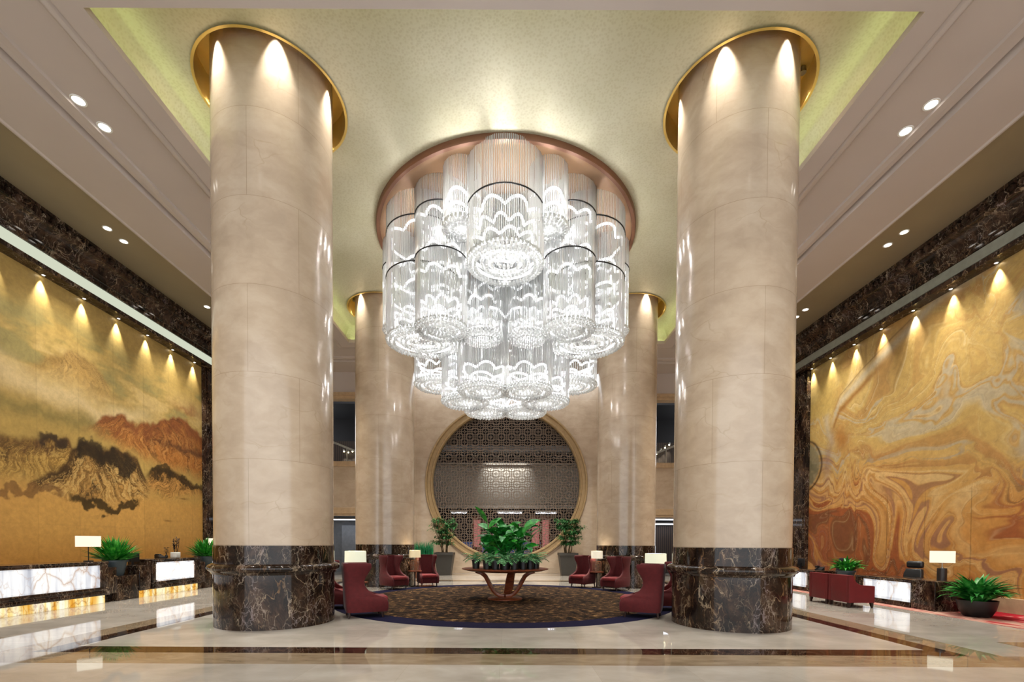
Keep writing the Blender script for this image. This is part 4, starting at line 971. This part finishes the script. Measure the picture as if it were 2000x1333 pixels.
# ------------------------------------------------------------------ right concierge
def low_desk(label, y0, y1, py0, py1):
    t = thing('concierge_desk', label, 'desk', (10.4, 0, 0), 0, 'low concierge desks')
    MB().box(.04, .75, y0, y1, .0, .68, bev=.01).build('desk_body', M['dark_marble'], t, ang=30)
    MB().box(-.02, .78, y0-.01, y1+.01, .68, .725, bev=.012).build('desk_top', M['dark_marble'], t, ang=30)
    MB().box(.0, .05, py0, py1, .14, .64).build('onyx_panel', M['onyx_warm'], t, smooth=False)
    MB().box(-.01, .05, y0, py0, .14, .68, bev=.008).box(-.01, .05, py1, y1, .14, .68, bev=.008).box(-.01, .05, py0, py1, .64, .68).box(-.04, .05, y0, y1, 0, .14, bev=.012).build('panel_frame', M['dark_marble'], t, ang=30)
    lamp('AREA', 'desk_glow', (-.04, (py0+py1)/2, .4), 8, t, sx=py1-py0, sy=.4, color=(1, .96, .88)).rotation_euler = (PI/2, 0, -PI/2)
    return t
low_desk('low marble concierge desk with backlit onyx front, lamp on its near end', 11.72, 13.6, 11.74, 13.3)
low_desk('far low marble concierge desk with backlit onyx front beside the front right column', 15.5, 18.0, 15.85, 17.8)
t = tag(MB().box(10.38, 11.7, 11.05, 11.7, 0, .70, bev=.012).box(10.36, 11.72, 11.03, 11.7, .70, .735, bev=.008).build('end_pedestal', M['dark_marble'], ang=30), 'dark marble end block under the lamp at the near concierge desk', 'pedestal')
t = thing('table_lamp', 'lamp with white box shade and dark cylinder base on the concierge desk end', 'lamp', (10.82, 11.35, .735), A(-40))
MB().box(-.23, .23, -.09, .09, .44, .73).build('lamp_shade', M['shade'], t, smooth=False)
MB().lathe([(.01, 0), (.095, 0), (.095, .3), (.09, .305), (.01, .305)], 32, cap=False).build('lamp_base', plain('lamp_leather', '#2b211d', .45), t)
MB().lathe([(.03, .305), (.03, .325), (.01, .33), (.01, .45)], 16).build('neck', M['steel'], t)
lamp('POINT', 'lamp_bulb', (0, 0, .55), 12, t, size=.05, color=(1, .9, .75))
def strap(m, n, L, z0, w=.075):
    for i in range(n):
        yaw = rp.uniform(0, 2*PI); e = rp.uniform(.6, 1.55); r = rp.uniform(0, .14)
        m.leaf((r*math.cos(yaw), r*math.sin(yaw), z0), yaw, e, L*rp.uniform(.7, 1.1), w, rp.uniform(.8, 2.1), 6, .2, 'oval', rp.uniform(-.3, .3))
bowl = lambda m: m.lathe([(.01, 0), (.21, 0), (.24, .02), (.31, .16), (.345, .33), (.35, .37), (.325, .37), (.31, .32)], 48, cap=False)
potted('strap_leaf_plant', 'leafy plant in a round black bowl planter on the red carpet', (10.66, 10.33, .006), bowl, lambda m: strap(m, 150, .72, .3, .12), M['leaf_mid'], M['pot_black'], soil=(.31, .30))
stand('low dark marble planter stand behind the red tub chairs', [(10.45, 11.2, 13.75, 15.3, 0, .5)])
potted('strap_leaf_plant', 'arching green plant on the marble stand behind the red tub chairs', (10.8, 14.55, .5), lambda m: rpot(m, .18, .25, .3), lambda m: strap(m, 100, .55, .26, .08), M['leaf_spear'], M['pot_blue'], soil=(.22, .25))
def tub(label, loc, rz=0):
    t = thing('tub_chair', label, 'armchair', loc, rz, 'red tub chairs'); W2 = .36
    prof = [(0, .13), (0, .83), (.1, .83), (.13, .74), (.18, .66), (.26, .6), (.36, .575), (.66, .56), (.68, .55), (.68, .13)]
    for s in (-1, 1):
        y0, y1 = (s*W2, s*(W2-.09)); m = MB(); m.loft([[Vector((x, y, z)) for x, z in prof] for y in (y0, y1)]); m.build('armrest', M['red_leather'], t, smooth=False, bevel=.008)
    MB().box(.0, .12, -W2+.09, W2-.09, .13, .83, bev=.015).build('backrest', M['red_leather'], t)
    MB().box(.1, .66, -W2+.1, W2-.1, .13, .3, bev=.015).build('seat', M['red_leather'], t); MB().box(.12, .68, -W2+.1, W2-.1, .3, .44, bev=.035).build('cushion', M['red_seat'], t)
    for x, y, dx in ((.04, W2-.05, -.015), (.04, -W2+.05, -.015), (.63, W2-.05, .02), (.63, -W2+.05, .02)):
        MB().loft([[Vector((x+q*a+o, y+q*b, z)) for a, b in ((-1, -1), (1, -1), (1, 1), (-1, 1))] for q, z, o in ((.018, 0, dx), (.035, .135, 0))]).build('leg', M['dark_wood'], t, smooth=False)
    return t
tc = tub('near red tub chair with its back to the hall by the concierge desk', (8.74, 12.0, 0), A(3))
dup(tc, (8.72, 12.76, 0), A(2), 'farther red tub chair beside the near one at the concierge desk')
def office(label, loc, rz):
    t = thing('office_chair', label, 'office chair', loc, rz, 'black office chairs')
    MB().loft([[Vector((x, sy*w, z)) for x, sy in ((b, -1), (b+.09, -.9), (b+.09, .9), (b, 1))] for z, w, b in ((.5, .2, -.2), (.62, .25, -.22), (.8, .25, -.24), (.93, .21, -.28))]).build('backrest', M['black_leather'], t, ang=60, bevel=.02)
    MB().box(-.08, .06, -.21, .21, -.1, .1, bev=.06, at=(-.26, 0, 1.05)).build('headrest', M['black_leather'], t, ang=60)
    MB().box(-.2, .3, -.25, .25, .42, .52, bev=.04).build('seat', M['black_leather'], t, ang=60)
    MB().lathe([(.03, .1), (.03, .42)], 12).build('column', M['steel'], t); m = MB()
    for k in range(5): a = 2*PI*k/5; m.bar((0, 0, .11), (.3*math.cos(a), .3*math.sin(a), .07), .045, .03); m.sphere((.3*math.cos(a), .3*math.sin(a), .032), .03)
    m.build('star_base', M['plastic_black'], t)
    for s in (-1, 1): m = MB(); m.tube([(-.2, s*.26, .5), (-.15, s*.29, .68), (.12, s*.29, .7)], .02, 6); m.build('armrest', M['plastic_black'], t)
    return t
oc = office('black high backed office chair behind the near concierge desk', (11.42, 13.0, .006), A(195))
dup(oc, (11.42, 15.85, .006), A(180), 'black office chair showing its headrest behind the arching green plant')
monitor('black monitor on the far concierge desk beside the front right column', (10.9, 16.9, .725), A(0), .4, .28)
t = thing('desk_phone', 'black desk phone on the far concierge desk', 'phone', (10.85, 15.85, .725), A(-60))
MB().loft([[Vector((-.11, -.1, z0)), Vector((.11, -.1, z0)), Vector((.11, .1, z1)), Vector((-.11, .1, z1))] for z0, z1 in ((0, 0), (.03, .12))]).build('phone_body', M['plastic_black'], t, smooth=False)
MB().box(-.1, -.04, -.11, .11, .1, .16, bev=.015).build('handset', M['plastic_black'], t)

# ------------------------------------------------------------------ rooms beyond the side openings
t = thing('strip_light', 'bright ceiling strip inside the doorway between the left columns', 'light', (-8.0, 24.4, 2.84), 0, 'doorway strip lights')
MB().box(-1.6, 1.6, -.35, .35, .0, .05).build('housing', M['steel'], t, smooth=False); MB().box(-1.5, 1.5, -.3, .3, -.03, .0).build('diffuser', M['strip'], t, smooth=False)
for y, z, l in ((22.9, 2.86, 'nearer ceiling strip in the doorway between the right columns'), (24.6, 2.7, 'farther ceiling strip in the doorway between the right columns')):
    d = dup(t, (8.0, y, z-.02), 0, l)
tag(MB().box(-9.0, -7.0, 25.2, 25.25, .05, 2.55).build('glass_door', M['gallery_grey'], smooth=False), 'grey glass door panel in the doorway between the left columns', 'door')
tag(MB().box(-7.62, -7.4, 24.9, 25.2, 0, 2.75, bev=.02).build('door_post', M['rug_border']), 'dark blue post right of the grey glass door', 'post')
tag(MB().box(6.2, 9.4, 25.2, 25.3, .02, 2.6).build('slat_curtain', M['curtain'], smooth=False), 'dark brown slatted curtain in the doorway between the right columns', 'curtain')
for s in (-1, 1):
    for i, x in enumerate((8.5, 8.74, 8.98, 9.22)):
        t = thing('gallery_lamp', '%s small wall lamp in the upper opening between the %s columns' % (('rightmost', 'second from the right', 'third from the right', 'leftmost')[i if s < 0 else 3-i], 'left' if s < 0 else 'right'), 'lamp', (s*x, 26.2, 6.75+(.17*i if s > 0 else .05*(i % 2))), 0, 'gallery wall lamps')
        MB().lathe([(.05, .1), (.06, 0), (.05, 0)], 12).box(-.02, .02, 0, .2, .04, .08).build('lamp_housing', M['steel'], t); MB().sphere((0, 0, -.02), .045).build('bulb', M['candle'], t)
        lamp('SPOT', 'gallery_bulb', (0, 0, -.08), 40, t, size=.03, angle=60, blend=1, target=(0, .12, -1), color=(1, .95, .75))
    rl = MB().bar((s*9.3, 24.2, 6.95), (s*7.4, 24.2, 6.2), .12, .1)
    for q in (7.4, 8.35, 9.3): rl.bar((s*q, 24.2, 3.2), (s*q, 24.2, 6.2+(q-7.4)/1.9*.75), .05)
    tag(rl.build('stair_rail', M['steel'], smooth=False), 'sloping steel rail in the upper opening between the %s columns' % ('left' if s < 0 else 'right'), 'rail')
    tag(MB().box(min(s*6.4, s*10.5), max(s*6.4, s*10.5), 26.4, 26.5, 3.2, 7.4).build('gallery_partition', M['curtain'], smooth=False), 'dark slatted partition carrying the wall lamps between the %s columns' % ('left' if s < 0 else 'right'), 'partition')
